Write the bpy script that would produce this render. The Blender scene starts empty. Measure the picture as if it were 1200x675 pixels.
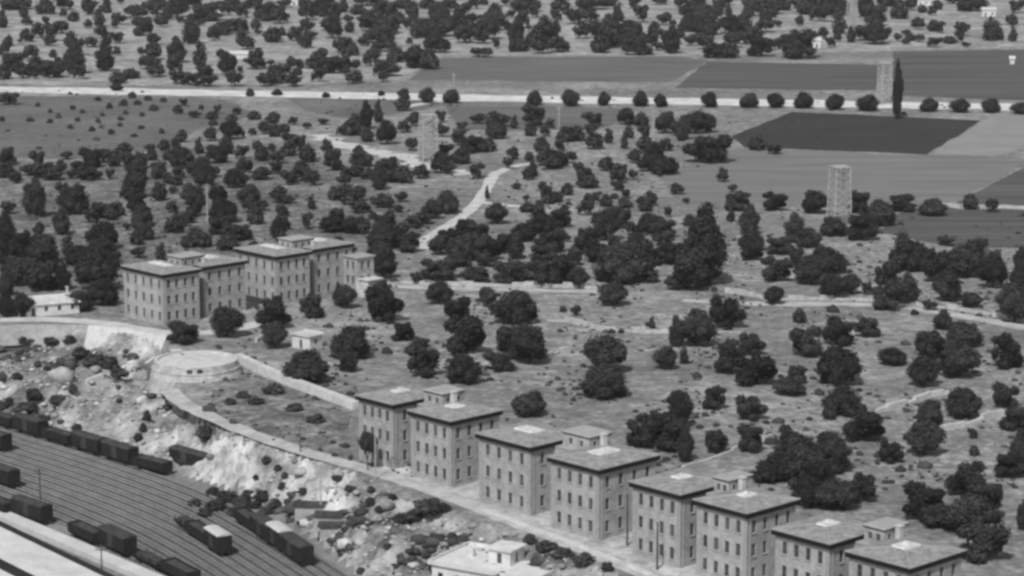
import bpy, bmesh, math, random
import numpy as np
from mathutils import Vector, Matrix
R = math.radians
sc = bpy.context.scene
random.seed(7); rng = np.random.default_rng(7)

# ------------------------------------------------------------------ camera
F = 3000.0; TH = R(10.65); CH = 122.0          # focal length in px of a 1200 px wide picture, tilt, height
cd = bpy.data.cameras.new('camera'); cam = bpy.data.objects.new('camera', cd)
sc.collection.objects.link(cam); sc.camera = cam
cd.sensor_width = 36; cd.lens = 36*F/1200; cd.clip_start = 1; cd.clip_end = 20000
cam.location = (0, 0, CH); cam.rotation_euler = (R(90)-TH, 0, 0)

# ------------------------------------------------------------------ light
SUN_EL, SUN_AZ = R(50), math.atan2(-0.945, -0.33)          # direction towards the sun, from +X
w = bpy.data.worlds.new('World'); sc.world = w; w.use_nodes = True
nt = w.node_tree; nt.nodes.clear()
sky = nt.nodes.new('ShaderNodeTexSky'); sky.sky_type = 'NISHITA'; sky.sun_disc = False
sky.sun_elevation = SUN_EL; sky.sun_rotation = math.pi/2 - SUN_AZ
bw = nt.nodes.new('ShaderNodeRGBToBW'); bg = nt.nodes.new('ShaderNodeBackground'); out = nt.nodes.new('ShaderNodeOutputWorld')
bg.inputs[1].default_value = 0.10
nt.links.new(sky.outputs[0], bw.inputs[0]); nt.links.new(bw.outputs[0], bg.inputs[0]); nt.links.new(bg.outputs[0], out.inputs[0])
sd = bpy.data.lights.new('sun', 'SUN'); so = bpy.data.objects.new('sun', sd); sc.collection.objects.link(so)
sd.energy = 2.6; sd.angle = R(1.2)
tosun = Vector((math.cos(SUN_EL)*math.cos(SUN_AZ), math.cos(SUN_EL)*math.sin(SUN_AZ), math.sin(SUN_EL)))
so.rotation_euler = tosun.to_track_quat('Z', 'Y').to_euler()
sc.view_settings.view_transform = 'Standard'; sc.view_settings.look = 'None'
sc.view_settings.exposure = 0.32; sc.view_settings.gamma = 1.0
sc.cycles.filter_width = 3.0
sc.cycles.max_bounces = 5; sc.cycles.volume_bounces = 0

# ------------------------------------------------------------------ pixel -> world
def ray(px, py):
    u = (px-600)/F; v = (337.5-py)/F
    return np.array([u, math.cos(TH)+v*math.sin(TH), -math.sin(TH)+v*math.cos(TH)])
def G(px, py, z=0.0):
    d = ray(px, py); t = (z-CH)/d[2]; return (d[0]*t, d[1]*t, z)
ZY = -9.5
def xy(pts, z): return np.array([G(p[0], p[1], z)[:2] for p in pts])
_P = np.vstack([xy([(-100,372),(0,380),(106,384),(190,398),(196,425),(202,452),(240,489),(300,515),(360,535),(430,558),(520,594),(620,630),(700,664),(800,705),(900,745)], 0), [[120,270],[400,-20]]])
_Y = np.vstack([[[-400,640]], xy([(-100,470),(0,493),(60,511),(130,532),(200,552),(262,572),(330,606),(390,648),(430,685),(480,740)], ZY), [[60,300],[400,-60]]])
def smooth(e0, e1, x):
    t = np.clip((x-e0)/(e1-e0), 0, 1); return t*t*(3-2*t)
def tpar(x, y):
    yp = np.interp(x, _P[:,0], _P[:,1]); yy = np.interp(x, _Y[:,0], _Y[:,1])
    yy = np.minimum(yy, yp-6)
    return (yp-y)/(yp-yy)
_ph = rng.uniform(0, 6.28, (14, 2)); _fr = rng.uniform(0.05, 0.8, 14); _an = rng.uniform(0, 3.14, 14)
def bump(x, y):
    s = 0
    for (a, b), f, an in zip(_ph, _fr, _an):
        s = s + np.sin(f*(x*np.cos(an)+y*np.sin(an))*2+a)*np.cos(f*(-x*np.sin(an)+y*np.cos(an))*1.7+b)*0.12/(f**0.5)
    return s
def hgt(x, y):
    x = np.asarray(x, float); y = np.asarray(y, float)
    t = tpar(x, y)
    f = np.interp(t, [0, .05, .5, .70, .95, 1], [0, .46, .56, .62, .98, 1])
    g = np.interp(t, [0, .1, 1], [0, .14, 1])
    k = smooth(-72, -55, x)                      # the terrace exists only left of the round platform
    z = ZY*(f*(1-k)+g*k)
    return z + bump(x, y)*smooth(0.02, .15, t)*(1-smooth(.85, .99, t))*1.9
def hit(px, py):
    d = ray(px, py); t = 250.0/np.linalg.norm(d)
    ts = np.linspace(200, 900, 2800)
    xs, ys, zs = d[0]*ts, d[1]*ts, CH+d[2]*ts
    if py < 330: return G(px, py)
    below = zs <= hgt(xs, ys)
    if not below.any(): return G(px, py)
    i = int(np.argmax(below)); return (xs[i], ys[i], float(hgt(xs[i], ys[i])))
def s_at(p):                                       # px per metre at a point
    f = p[1]*math.cos(TH)-(p[2]-CH)*math.sin(TH); return F/f
def sin_at(p): return (CH-p[2])/math.sqrt(p[0]**2+p[1]**2+(CH-p[2])**2)

# ------------------------------------------------------------------ materials (all neutral: the photograph is black and white)
M = {}
def mat(name, base, var=0.25, scale=1.0, fine=0.0, rough=0.9, rand=0.0, island=0.0, bump_=0.0, metal=0.0, spec=0.2, contrast=(0.3, 0.7), stretch=None):
    m = bpy.data.materials.new(name); m.use_nodes = True; n = m.node_tree.nodes; l = m.node_tree.links
    b = n['Principled BSDF']; b.inputs['Roughness'].default_value = rough; b.inputs['Specular IOR Level'].default_value = spec
    b.inputs['Metallic'].default_value = metal
    tc = n.new('ShaderNodeNewGeometry'); src = tc.outputs['Position']
    if stretch:
        mp = n.new('ShaderNodeMapping'); mp.inputs['Scale'].default_value = stretch[0]; mp.inputs['Rotation'].default_value = (0, 0, stretch[1])
        l.new(src, mp.inputs[0]); src = mp.outputs[0]
    no = n.new('ShaderNodeTexNoise'); no.inputs['Scale'].default_value = 1.0/scale; no.inputs['Detail'].default_value = 6; no.inputs['Roughness'].default_value = 0.62
    l.new(src, no.inputs[0])
    mr = n.new('ShaderNodeMapRange'); mr.inputs[1].default_value = contrast[0]; mr.inputs[2].default_value = contrast[1]
    mr.inputs[3].default_value = base*(1-var); mr.inputs[4].default_value = base*(1+var)
    l.new(no.outputs[0], mr.inputs[0]); val = mr.outputs[0]
    def mul(v, src2, lo, hi):
        a = n.new('ShaderNodeMapRange'); a.inputs[3].default_value = lo; a.inputs[4].default_value = hi
        l.new(src2, a.inputs[0]); c = n.new('ShaderNodeMath'); c.operation = 'MULTIPLY'
        l.new(v, c.inputs[0]); l.new(a.outputs[0], c.inputs[1]); return c.outputs[0]
    if fine:
        n2 = n.new('ShaderNodeTexNoise'); n2.inputs['Scale'].default_value = 1.6; n2.inputs['Detail'].default_value = 3
        l.new(tc.outputs['Position'], n2.inputs[0]); val = mul(val, n2.outputs[0], 1-fine*1.5, 1+fine*1.5)
    if rand:
        oi = n.new('ShaderNodeObjectInfo'); val = mul(val, oi.outputs['Random'], 1-rand, 1+rand)
    if island: val = mul(val, tc.outputs['Random Per Island'], 1-island, 1+island)
    l.new(val, b.inputs['Base Color'])
    if bump_:
        bp = n.new('ShaderNodeBump'); bp.inputs['Strength'].default_value = 0.6; bp.inputs['Distance'].default_value = bump_
        l.new(no.outputs[0], bp.inputs['Height']); l.new(bp.outputs[0], b.inputs['Normal'])
    M[name] = m; return m

def ground_mat(name, lo, mid, hi, big=55, small=7, wf=.24, steep=False):
    """dry grassland: large and small patches of worn pale earth and darker grass"""
    m = bpy.data.materials.new(name); m.use_nodes = True; n = m.node_tree.nodes; l = m.node_tree.links
    b = n['Principled BSDF']; b.inputs['Roughness'].default_value = 1; b.inputs['Specular IOR Level'].default_value = 0.05
    g = n.new('ShaderNodeNewGeometry')
    def noise(s, det, r=.6):
        q = n.new('ShaderNodeTexNoise'); q.inputs['Scale'].default_value = 1/s; q.inputs['Detail'].default_value = det; q.inputs['Roughness'].default_value = r
        l.new(g.outputs['Position'], q.inputs[0]); return q.outputs[0]
    def ma(op, a, c):
        q = n.new('ShaderNodeMath'); q.operation = op
        for i, v in enumerate((a, c)):
            if isinstance(v, (int, float)): q.inputs[i].default_value = v
            else: l.new(v, q.inputs[i])
        return q.outputs[0]
    v = ma('ADD', ma('MULTIPLY', noise(big, 4), .60-wf), ma('ADD', ma('MULTIPLY', noise(small, 5, .7), .40), ma('MULTIPLY', noise(1.6, 3), wf)))
    cr = n.new('ShaderNodeValToRGB'); e = cr.color_ramp.elements
    e[0].position = .38; e[0].color = (lo,)*3+(1,); e[1].position = .62; e[1].color = (hi,)*3+(1,)
    k = cr.color_ramp.elements.new(.5); k.color = (mid,)*3+(1,)
    l.new(v, cr.inputs[0]); col = cr.outputs[0]
    if steep:                                   # bare rock where the slope is too steep for scrub
        sx = n.new('ShaderNodeSeparateXYZ'); l.new(g.outputs['Normal'], sx.inputs[0]); mr = n.new('ShaderNodeMapRange')
        for i_, v_ in ((1, .93), (2, .72), (3, .66 if lo < .2 else .9), (4, 1.3 if lo < .2 else 1.0)): mr.inputs[i_].default_value = v_
        bp = n.new('ShaderNodeBump'); bp.inputs['Strength'].default_value = .9; bp.inputs['Distance'].default_value = 2.2
        l.new(v, bp.inputs['Height']); l.new(bp.outputs[0], b.inputs['Normal'])
        l.new(sx.outputs[2], mr.inputs[0]); col = ma('MULTIPLY', col, mr.outputs[0])
    l.new(col, b.inputs['Base Color'])
    M[name] = m; return m

ground_mat('grassland', .10, .205, .42, 45, 5, .30)
ground_mat('pale_earth', .12, .27, .50, 22, 5)
ground_mat('meadow', .095, .135, .20, 35, 4)
ground_mat('grove_floor', .07, .14, .34, 22, 5, .3)
ground_mat('rough_grass', .05, .16, .36, 9, 2.5)
ground_mat('terrace_dust', .22, .42, .62, 9, 2)
ground_mat('rough_bank', .07, .30, .56, 15, 4.5, .12, True)
ground_mat('rock_face', .16, .42, .58, 10, 3.0, .16, True)
ground_mat('rough_pasture', .11, .215, .46, 16, 3, .3)
ground_mat('ballast', .13, .20, .29, 18, 2.5)
mat('dark_crop', .036, .4, 4, .25, stretch=((.08, 1, 1), R(-25))); mat('dark_crop_b', .09, .45, 5, .25, stretch=((.04, 1, 1), .0)); mat('mid_crop', .125, .35, 5, .25, stretch=((.1, 1, 1), R(3)))
mat('light_crop', .175, .22, 7, .16, stretch=((.12, 1, 1), R(20))); mat('pale_crop', .25, .12, 14, .1)
mat('road_dust', .58, .3, 7, .15); mat('track_dust', .50, .25, 5, .15); mat('lane_dust', .42, .3, 4, .2)
mat('masonry', .34, .24, 2.2, .2, rand=.06, bump_=.05); mat('masonry_shade', .23, .16, 3.0, .12)
mat('pale_wall', .52, .2, 2.5, .1); mat('white_wash', .6, .15, 2.0, .08); mat('rubble_stone', .42, .3, 1.5, .2)
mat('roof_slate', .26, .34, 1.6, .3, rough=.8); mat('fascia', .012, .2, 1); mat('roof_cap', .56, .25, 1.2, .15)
mat('tower_roof', .34, .15, 2, .1); mat('pane', .045, .3, 1, rough=.35, spec=.5, rand=.85); mat('frame', .16, .2, 1)
mat('quoin', .33, .15, 1.2, .1)
mat('leaf', .036, .40, 2.5, rand=.38, island=.45); mat('bark', .05, .3, .6); mat('leaf_shrub', .05, .35, 2, rand=.3, island=.45)
mat('iron_dark', .022, .4, 1.2, .2); mat('wagon_roof', .05, .4, 1.5); mat('wagon_roof_pale', .5, .12, 1.0)
mat('rail_steel', .32, .3, 3, metal=.0, rough=.5); mat('sleeper', .10, .3, 1.2, .3)
mat('lattice', .36, .2, 2); mat('pole_wood', .07, .2, 1); mat('pole_pale', .36, .2, 1)
mat('shed_roof', .60, .16, 5, .12); mat('platform', .55, .14, 4, .1); mat('rock', .34, .35, 2.2, .2, island=.5)

# ------------------------------------------------------------------ object helpers
def tag(o, label=None, cat=None, group=None, kind=None):
    if label: o['label'] = label
    if cat: o['category'] = cat
    if group: o['group'] = group
    if kind: o['kind'] = kind
    return o
def link(o): sc.collection.objects.link(o); return o
def empty(name, loc, rz=0.0, label=None, cat=None, group=None):
    o = bpy.data.objects.new(name, None); o.location = loc; o.rotation_euler = (0, 0, rz); o.empty_display_size = .5
    return tag(link(o), label, cat, group)
class MB:
    def __init__(s): s.v = []; s.f = []; s.m = []
    def poly(s, pts, mi=0):
        i = len(s.v); s.v += [tuple(p) for p in pts]; s.f.append(tuple(range(i, i+len(pts)))); s.m.append(mi)
    def box(s, x0, x1, y0, y1, z0, z1, mi=0, taper=0.0):
        i = len(s.v); t = taper
        s.v += [(x0,y0,z0),(x1,y0,z0),(x1,y1,z0),(x0,y1,z0),(x0+t,y0+t,z1),(x1-t,y0+t,z1),(x1-t,y1-t,z1),(x0+t,y1-t,z1)]
        for q in ((0,3,2,1),(4,5,6,7),(0,1,5,4),(1,2,6,5),(2,3,7,6),(3,0,4,7)): s.f.append(tuple(i+k for k in q)); s.m.append(mi)
    def bar(s, a, b, r, n=6, r2=None, mi=0):
        a = Vector(a); b = Vector(b); d = (b-a).normalized(); r2 = r if r2 is None else r2
        u = d.orthogonal().normalized(); w_ = d.cross(u); i = len(s.v)
        for c, rr in ((a, r), (b, r2)):
            for k in range(n):
                t = 2*math.pi*k/n; s.v.append(tuple(c+u*math.cos(t)*rr+w_*math.sin(t)*rr))
        for k in range(n): s.f.append((i+k, i+(k+1)%n, i+n+(k+1)%n, i+n+k)); s.m.append(mi)
        s.f.append(tuple(i+k for k in range(n))[::-1]); s.m.append(mi); s.f.append(tuple(i+n+k for k in range(n))); s.m.append(mi)
    def mesh(s, name, mats):
        me = bpy.data.meshes.new(name); me.from_pydata(s.v, [], s.f)
        for q in (mats if isinstance(mats, (list, tuple)) else [mats]): me.materials.append(M[q])
        me.polygons.foreach_set('material_index', s.m); me.update(); return me
    def build(s, name, mats, parent=None, loc=None, rz=None):
        o = bpy.data.objects.new(name, s.mesh(name, mats)); link(o)
        if parent: o.parent = parent
        if loc: o.location = loc
        if rz is not None: o.rotation_euler = (0, 0, rz)
        return o
def part(src, name, parent, loc=(0,0,0), rz=0, scale=None):
    o = bpy.data.objects.new(name, src) if isinstance(src, bpy.types.Mesh) else src.copy()
    link(o); o.parent = parent; o.location = loc; o.rotation_euler = (0, 0, rz)
    if scale: o.scale = scale
    return o
def copy_tree(o, parent=None):
    c = o.copy(); link(c); c.parent = parent
    for ch in o.children: copy_tree(ch, c)
    return c

# ------------------------------------------------------------------ the ground
def axis(a, b, step, far0, far1):
    c = list(np.arange(a, b+.01, step)); s = step; x = c[0]; lo = []
    while x > far0: s *= 1.35; x -= s; lo.append(x)
    s = step; x = c[-1]; hi = []
    while x < far1: s *= 1.35; x += s; hi.append(x)
    return np.array(lo[::-1]+c+hi)
def terrain():
    xs = axis(-170, 110, 1.6, -4000, 4000); ys = axis(270, 620, 1.6, -500, 12000)
    X, Y = np.meshgrid(xs, ys); Z = hgt(X, Y); T = tpar(X, Y)
    nx, ny = len(xs), len(ys)
    i, j = np.meshgrid(np.arange(nx-1), np.arange(ny-1)); a = (j*nx+i).ravel()
    quads = np.stack([a, a+1, a+nx+1, a+nx], 1)
    tq = T.ravel()[quads].mean(1); V = np.stack([X.ravel(), Y.ravel(), Z.ravel()], 1)
    for name, sel, mt in (('ground', tq <= 0, 'grassland'), ('hillside', (tq > 0) & (tq < 1), 'rough_bank'), ('rail_yard', tq >= 1, 'ballast')):
        q = quads[sel]; idx, inv = np.unique(q, return_inverse=True)
        me = bpy.data.meshes.new(name); me.from_pydata(V[idx].tolist(), [], inv.reshape(-1, 4).tolist()); me.materials.append(M[mt])
        if name == 'hillside':
            me.materials.append(M['rock_face'])
            for p in me.polygons:
                c = p.center
                if -99+2.5*math.sin(c.y*.5) < c.x < -50+3*math.sin(c.y*.35) and tpar(c.x, c.y) > (.2 if c.x < -72 else .34)+.09*math.sin(c.x*.45): p.material_index = 1
        for p in me.polygons: p.use_smooth = True
        tag(link(bpy.data.objects.new(name, me)), kind='structure')
terrain()
def haze():
    m = bpy.data.materials.new('haze'); m.use_nodes = True; n = m.node_tree; n.nodes.remove(n.nodes['Principled BSDF'])
    v = n.nodes.new('ShaderNodeVolumePrincipled'); v.inputs['Color'].default_value = (.9, .9, .9, 1); v.inputs['Density'].default_value = HAZE
    n.links.new(v.outputs[0], n.nodes['Material Output'].inputs['Volume'])
    q = MB(); q.box(-4200, 4200, -700, 12500, -16, 140); o = q.build('haze', 'grassland'); o.data.materials[0] = m; tag(o, kind='stuff', label='thin pale haze over the whole plain')
HAZE = .00004
haze()
def sheet(name, pts, z, mt, wob=0.0):
    """a ground patch through the given picture corners, its border slightly uneven"""
    W = [Vector(G(*p, z)) for p in pts]; o = []
    for a, b in zip(W, W[1:]+W[:1]):
        n = max(1, int((b-a).length/12)) if wob else 1
        for k in range(n):
            p = a.lerp(b, k/n)
            if k and wob: p += Vector((random.uniform(-wob, wob), random.uniform(-wob, wob)*2, 0))
            o.append(p)
    m = MB(); m.poly(o); return tag(m.build(name, mt), kind='structure')
def ribbon(name, pts, wpx, mt, z=0.0, lift=.03, follow=False, sub=3.0, jit=0.0):
    """a path along picture points; wpx = its height in picture pixels if seen crossing the view, or (width in m)"""
    W = [Vector(hit(*p)) if follow else Vector(G(*p, z)) for p in pts]
    C = []
    for a, b in zip(W, W[1:]):
        n = max(1, int((b-a).length/sub))
        C += [a.lerp(b, k/n) for k in range(n)]
    C.append(W[-1])
    for _ in range(3): C = [C[0]]+[(C[i-1]+C[i]*2+C[i+1])/4 for i in range(1, len(C)-1)]+[C[-1]]
    m = MB(); L = []; 
    for i, c in enumerate(C):
        d = (C[min(i+1, len(C)-1)]-C[max(i-1, 0)]); d.z = 0; d.normalize(); n = Vector((-d.y, d.x, 0))
        h = wpx/2*(1+random.uniform(-jit, jit)); a = c+n*h; b = c-n*h
        if follow:
            for q in (a, b): q.z = float(hgt(q.x, q.y))
        a.z += lift; b.z += lift; L.append((a, b))
    for (a, b), (c, d) in zip(L, L[1:]): m.poly([a, b, d, c])
    return tag(m.build(name, mt), kind='structure')

# land use of the plain
z = .02
sheet('pale_ground', [(-60,-8),(1260,-8),(1260,52),(1040,60),(820,66),(520,64),(480,92),(300,102),(-60,98)], z, 'pale_earth', 3)
sheet('meadow', [(-60,109),(262,116),(300,135),(232,152),(200,172),(110,186),(-60,186)], z, 'meadow', 2)
sheet('verge', [(330,113),(520,118),(500,128),(420,140),(360,130)], z, 'meadow', 1.5)
sheet('field', [(520,67),(800,66),(828,72),(785,96),(478,94)], z+.02, 'mid_crop', 1)
sheet('field', [(828,72),(1032,76),(1028,106),(790,103)], z+.04, 'dark_crop_b', .8)
sheet('field', [(1046,60),(1260,57),(1260,120),(1046,112)], z+.04, 'dark_crop_b', .8)
sheet('field', [(520,123),(744,127),(735,140),(700,152),(540,152)], z+.02, 'mid_crop', 1)
sheet('field', [(857,160),(928,131),(1150,141),(1086,181),(872,172)], z+.04, 'dark_crop', .5)
sheet('field', [(1152,141.5),(1172,130),(1260,133),(1260,152),(1166,183.5),(1090,181)], z+.06, 'pale_crop', .5)
sheet('field', [(872,173),(1086,182),(1165,184.5),(1215,186),(1118,236),(1040,243),(800,236),(770,205)], z+.04, 'light_crop', 1.5)
sheet('field', [(1217,187),(1300,190),(1300,246),(1120,238)], z+.06, 'dark_crop_b')
sheet('field', [(1060,246),(1120,240),(1260,248),(1260,292),(1120,290),(1030,272)], z+.02, 'dark_crop_b', 1)
sheet('grove_floor', [(-60,190),(110,188),(200,174),(330,170),(430,205),(500,270),(430,330),(130,312),(-60,340)], z, 'grove_floor', 2)
sheet('terrace', [(440,545),(560,550),(660,585),(760,620),(860,655),(940,690),(900,722),(797,690),(700,655),(620,622),(528,588),(440,556)], .03, 'terrace_dust', .6)
sheet('rough_ground', [(250,450),(285,430),(345,456),(412,484),(414,540),(370,528),(300,504),(245,482)], .03, 'rough_grass', 1)
sheet('pale_patch', [(440,342),(560,345),(700,349),(830,350),(850,372),(760,398),(640,392),(560,362),(440,356)], .03, 'rough_pasture', 3)
sheet('pale_patch', [(860,275),(1000,272),(1120,330),(1240,345),(1240,372),(1060,352),(900,345),(850,330)], .03, 'rough_pasture', 3)
sheet('pale_patch', [(1000,485),(1080,462),(1240,430),(1240,545),(1120,560),(1040,530)], .03, 'rough_pasture', 3)
# roads and paths
ribbon('road', [(-80,103),(0,105),(200,108.5),(400,112),(600,116),(800,119),(1000,122.5),(1260,127)], 25, 'road_dust', lift=.12, sub=9, jit=.16)
ribbon('path', [(640,190),(600,195),(578,205),(571,220),(561,236),(549,248),(534,260),(516,270),(500,281),(494,292)], 4.0, 'track_dust', lift=.1, jit=.15)
ribbon('path', [(561,237),(580,240),(612,243)], 4.0, 'track_dust', lift=.14, jit=.15)
ribbon('path', [(372,158),(396,168),(412,172),(440,180),(470,183),(492,192),(508,198),(530,201),(548,205)], 10, 'track_dust', lift=.1, jit=.55)
ribbon('path', [(470,126),(505,120),(530,117)], 6, 'track_dust', lift=.09)
ribbon('path', [(196,456),(215,474),(240,486),(300,511),(360,531),(420,547),(470,563),(520,579),(580,603),(640,626),(700,650),(780,682),(860,713)], 4.2, 'lane_dust', lift=.06, jit=.12)
ribbon('path', [(440,335),(520,338),(600,340),(700,342)], 5, 'lane_dust', lift=.05, jit=.3)
ribbon('path', [(800,352),(900,357),(1000,356),(1080,362),(1200,384),(1260,392)], 5, 'lane_dust', lift=.05, jit=.3)
ribbon('path', [(0,375),(60,374),(130,379),(195,392),(260,390),(330,372)], 5, 'track_dust', lift=.05, jit=.2)

# ------------------------------------------------------------------ barracks buildings
UA = R(-46.5); WW, WH = .95, 2.05; ROWS = (9.9, 6.05, 2.2); WT = 11.7
def window_mesh(w_, h_, name='window'):
    m = MB()
    m.poly([(-w_/2,0,-h_/2),(w_/2,0,-h_/2),(w_/2,0,h_/2),(-w_/2,0,h_/2)], 0)
    t = .07
    for x0, x1, z0, z1 in ((-w_/2,w_/2,h_/2-t,h_/2),(-w_/2,w_/2,-h_/2,-h_/2+t),(-w_/2,-w_/2+t,-h_/2+t,h_/2-t),(w_/2-t,w_/2,-h_/2+t,h_/2-t),(-.03,.03,-h_/2+t,h_/2-t),(-w_/2+t,-.03,-.03,.03),(.03,w_/2-t,-.03,.03)):
        m.box(x0, x1, -.06, -.003, z0, z1, 1)
    return m.mesh(name, ['pane', 'frame'])
WIN = window_mesh(WW, WH); WIN_S = window_mesh(.8, 1.1)
def facade(m, o, a, L, z0, z1, ops, depth=.28, mi=0):
    """a wall face with real openings; returns the window places"""
    o = Vector((*o, 0)); a = Vector((*a, 0)); n = Vector((a.y, -a.x, 0))
    S = sorted({0.0, L}|{q for op in ops for q in op[:2]}); Z = sorted({z0, z1}|{q for op in ops for q in op[2:4]})
    P3 = lambda s, z, d=0: tuple(o+a*s-n*d+Vector((0, 0, z)))
    for s0, s1 in zip(S, S[1:]):
        for a0, a1 in zip(Z, Z[1:]):
            if any(op[0] <= s0+1e-6 and s1 <= op[1]+1e-6 and op[2] <= a0+1e-6 and a1 <= op[3]+1e-6 for op in ops): continue
            m.poly([P3(s0,a0),P3(s1,a0),P3(s1,a1),P3(s0,a1)], mi)
    res = []
    for s0, s1, a0, a1 in ops:
        for q in ([(s0,a0,0),(s1,a0,0),(s1,a0,depth),(s0,a0,depth)], [(s0,a1,depth),(s1,a1,depth),(s1,a1,0),(s0,a1,0)],
                  [(s0,a0,depth),(s0,a1,depth),(s0,a1,0),(s0,a0,0)], [(s1,a0,0),(s1,a1,0),(s1,a1,depth),(s1,a0,depth)]):
            m.poly([P3(*k) for k in q], mi)
        res.append((Vector(P3((s0+s1)/2, (a0+a1)/2, depth-.02)), math.atan2(a.y, a.x)))
    return res
def walls(parent, x0, x1, y0, y1, z0, z1, spec, rows, name='wall', wmesh=None, ww=WW, wh=WH, corner=True):
    """spec: window positions (0..1 fractions) for front(-y), right(+x), back(+y), left(-x)"""
    m = MB(); wins = []
    for (o, a, L), fr in zip((((x0,y0),(1,0),x1-x0),((x1,y0),(0,1),y1-y0),((x1,y1),(-1,0),x1-x0),((x0,y1),(0,-1),y1-y0)), spec):
        ops = [(f*L-ww/2, f*L+ww/2, r-wh/2, r+wh/2) for f in fr for r in rows]
        wins += facade(m, o, a, L, z0, z1, ops)
        if wh > 1.5:
            aa = Vector((*a, 0)); nn = Vector((aa.y, -aa.x, 0)); oo = Vector((*o, 0))
            for f in fr:
                for r in rows:                       # stone sills
                    c = oo+aa*(f*L)+nn*.07+Vector((0, 0, r-wh/2-.07)); e = aa*(ww/2+.12)
                    i = len(m.v); 
                    for dz in (-.07, .065):
                        for k, d in ((-1, -.067), (1, -.067), (1, .08), (-1, .08)): m.v.append(tuple(c+e*k+nn*d+Vector((0, 0, dz))))
                    for q in ((0,1,2,3),(4,5,6,7),(0,1,5,4),(1,2,6,5),(2,3,7,6),(3,0,4,7)): m.f.append(tuple(i+k for k in q)); m.m.append(1)
    if corner:                                          # pale corner stones
        q = .32
        for cx, sx in ((x0, -1), (x1, 1)):
            for cy, sy in ((y0, -1), (y1, 1)):
                k = 0; z = max(z0, 0)
                while z < z1-.55:
                    e = q+(.3 if k % 2 else 0); g = q+(0 if k % 2 else .3)
                    m.box(min(cx+sx*.03, cx-sx*e), max(cx+sx*.03, cx-sx*e), min(cy+sy*.03, cy-sy*g), max(cy+sy*.03, cy-sy*g), z, z+.5, 1); z += .52; k += 1
    m.box(x0-.08, x1+.08, y0-.08, y1+.08, z0-.3, z0+.45, 1)
    wl = m.build(name, ['masonry', 'quoin'], parent)
    for p, rz in wins: part(wmesh or WIN, 'window', parent, p, rz)
    if z1 > 11.5 and corner:                            # rainwater pipes
        for px_, py_ in ((x0+.9, y0-.12), (x1-.55, y0-.12), (x1+.12, y0+.7)):
            q = MB(); q.bar((px_, py_, .3), (px_, py_, z1), .09, 6); q.build('downpipe', 'pole_pale', parent)
    return wl
def hip_roof(parent, x0, x1, y0, y1, z, rise=.85, cap=True, chim=()):
    m = MB(); t = .8
    for a, b, c, d in ((x0,x1,y0,y0+.02),(x0,x1,y1-.02,y1)): pass
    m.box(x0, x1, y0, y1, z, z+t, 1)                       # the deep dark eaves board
    e = .05; zt = z+t+.004
    cx, cy = (x0+x1)/2, (y0+y1)/2; hx = max((x1-x0)/2-4.9, .9); hy = max((y1-y0)/2-5.2, .9)
    b = [(x0-e,y0-e,zt),(x1+e,y0-e,zt),(x1+e,y1+e,zt),(x0-e,y1+e,zt)]; b2 = [(q[0], q[1], zt+.12) for q in b]
    k = [(cx-hx,cy-hy,zt+rise),(cx+hx,cy-hy,zt+rise),(cx+hx,cy+hy,zt+rise),(cx-hx,cy+hy,zt+rise)]
    for i in range(4):
        j = (i+1) % 4; m.poly([b[i], b[j], b2[j], b2[i]], 2); m.poly([b2[i], b2[j], k[j], k[i]], 0)
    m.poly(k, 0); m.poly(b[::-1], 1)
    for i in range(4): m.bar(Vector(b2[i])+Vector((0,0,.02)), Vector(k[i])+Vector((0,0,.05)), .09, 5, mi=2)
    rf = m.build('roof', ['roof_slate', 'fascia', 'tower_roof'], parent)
    if cap:
        c = MB(); c.box(cx-hx-.35, cx+hx+.35, cy-hy-.35, cy+hy+.35, zt+rise-.25, zt+rise+.22, 0, .25); c.box(cx-.35, cx+.35, cy-.35, cy+.35, zt+rise+.22, zt+rise+.6, 0, .1)
        c.build('skylight', 'roof_cap', rf)
    for x, y, s, h in chim:
        c = MB(); c.box(x-s, x+s, y-s, y+s, zt+.1, zt+h); c.box(x-s-.12, x+s+.12, y-s-.12, y+s+.12, zt+h, zt+h+.18); c.build('chimney', 'pale_wall', rf)
    return rf
NEAR_U = (.17, .39, .61, .83); NEAR_V = (.15, .38, .62, .85); I = .5
def barracks(loc, blocks, conn, tower, label, tower_win, zt=14.3, group='barracks buildings on the plateau edge'):
    e = empty('barracks_building', (loc[0], loc[1], 0), UA, label, 'building', group)
    for (x0, x1, y0, y1), sp, ch in blocks:
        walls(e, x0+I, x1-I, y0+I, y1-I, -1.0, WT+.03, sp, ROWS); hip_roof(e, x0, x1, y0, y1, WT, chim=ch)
    (x0, x1, y0, y1), sp = conn
    walls(e, x0, x1, y0, y1, -1.0, WT-.2, sp, ROWS, 'connecting_wall', corner=False)
    m = MB(); m.box(x0-.05, x1+.05, y0-.1, y1+.1, WT-.2, WT+.1); m.build('roof', 'tower_roof', e)
    x0, x1, y0, y1 = tower
    tw = walls(e, x0, x1, y0, y1, WT-.25, zt, tower_win, (zt-1.25,), 'stair_tower', WIN_S, .8, 1.1, corner=False)
    m = MB(); m.box(x0-.22, x1+.22, y0-.22, y1+.22, zt+.01, zt+.2, 1); m.box(x0-.26, x1+.26, y0-.26, y1+.26, zt+.203, zt+.36, 0, .1); m.build('tower_roof', ['tower_roof', 'fascia'], tw)
    return e
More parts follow.
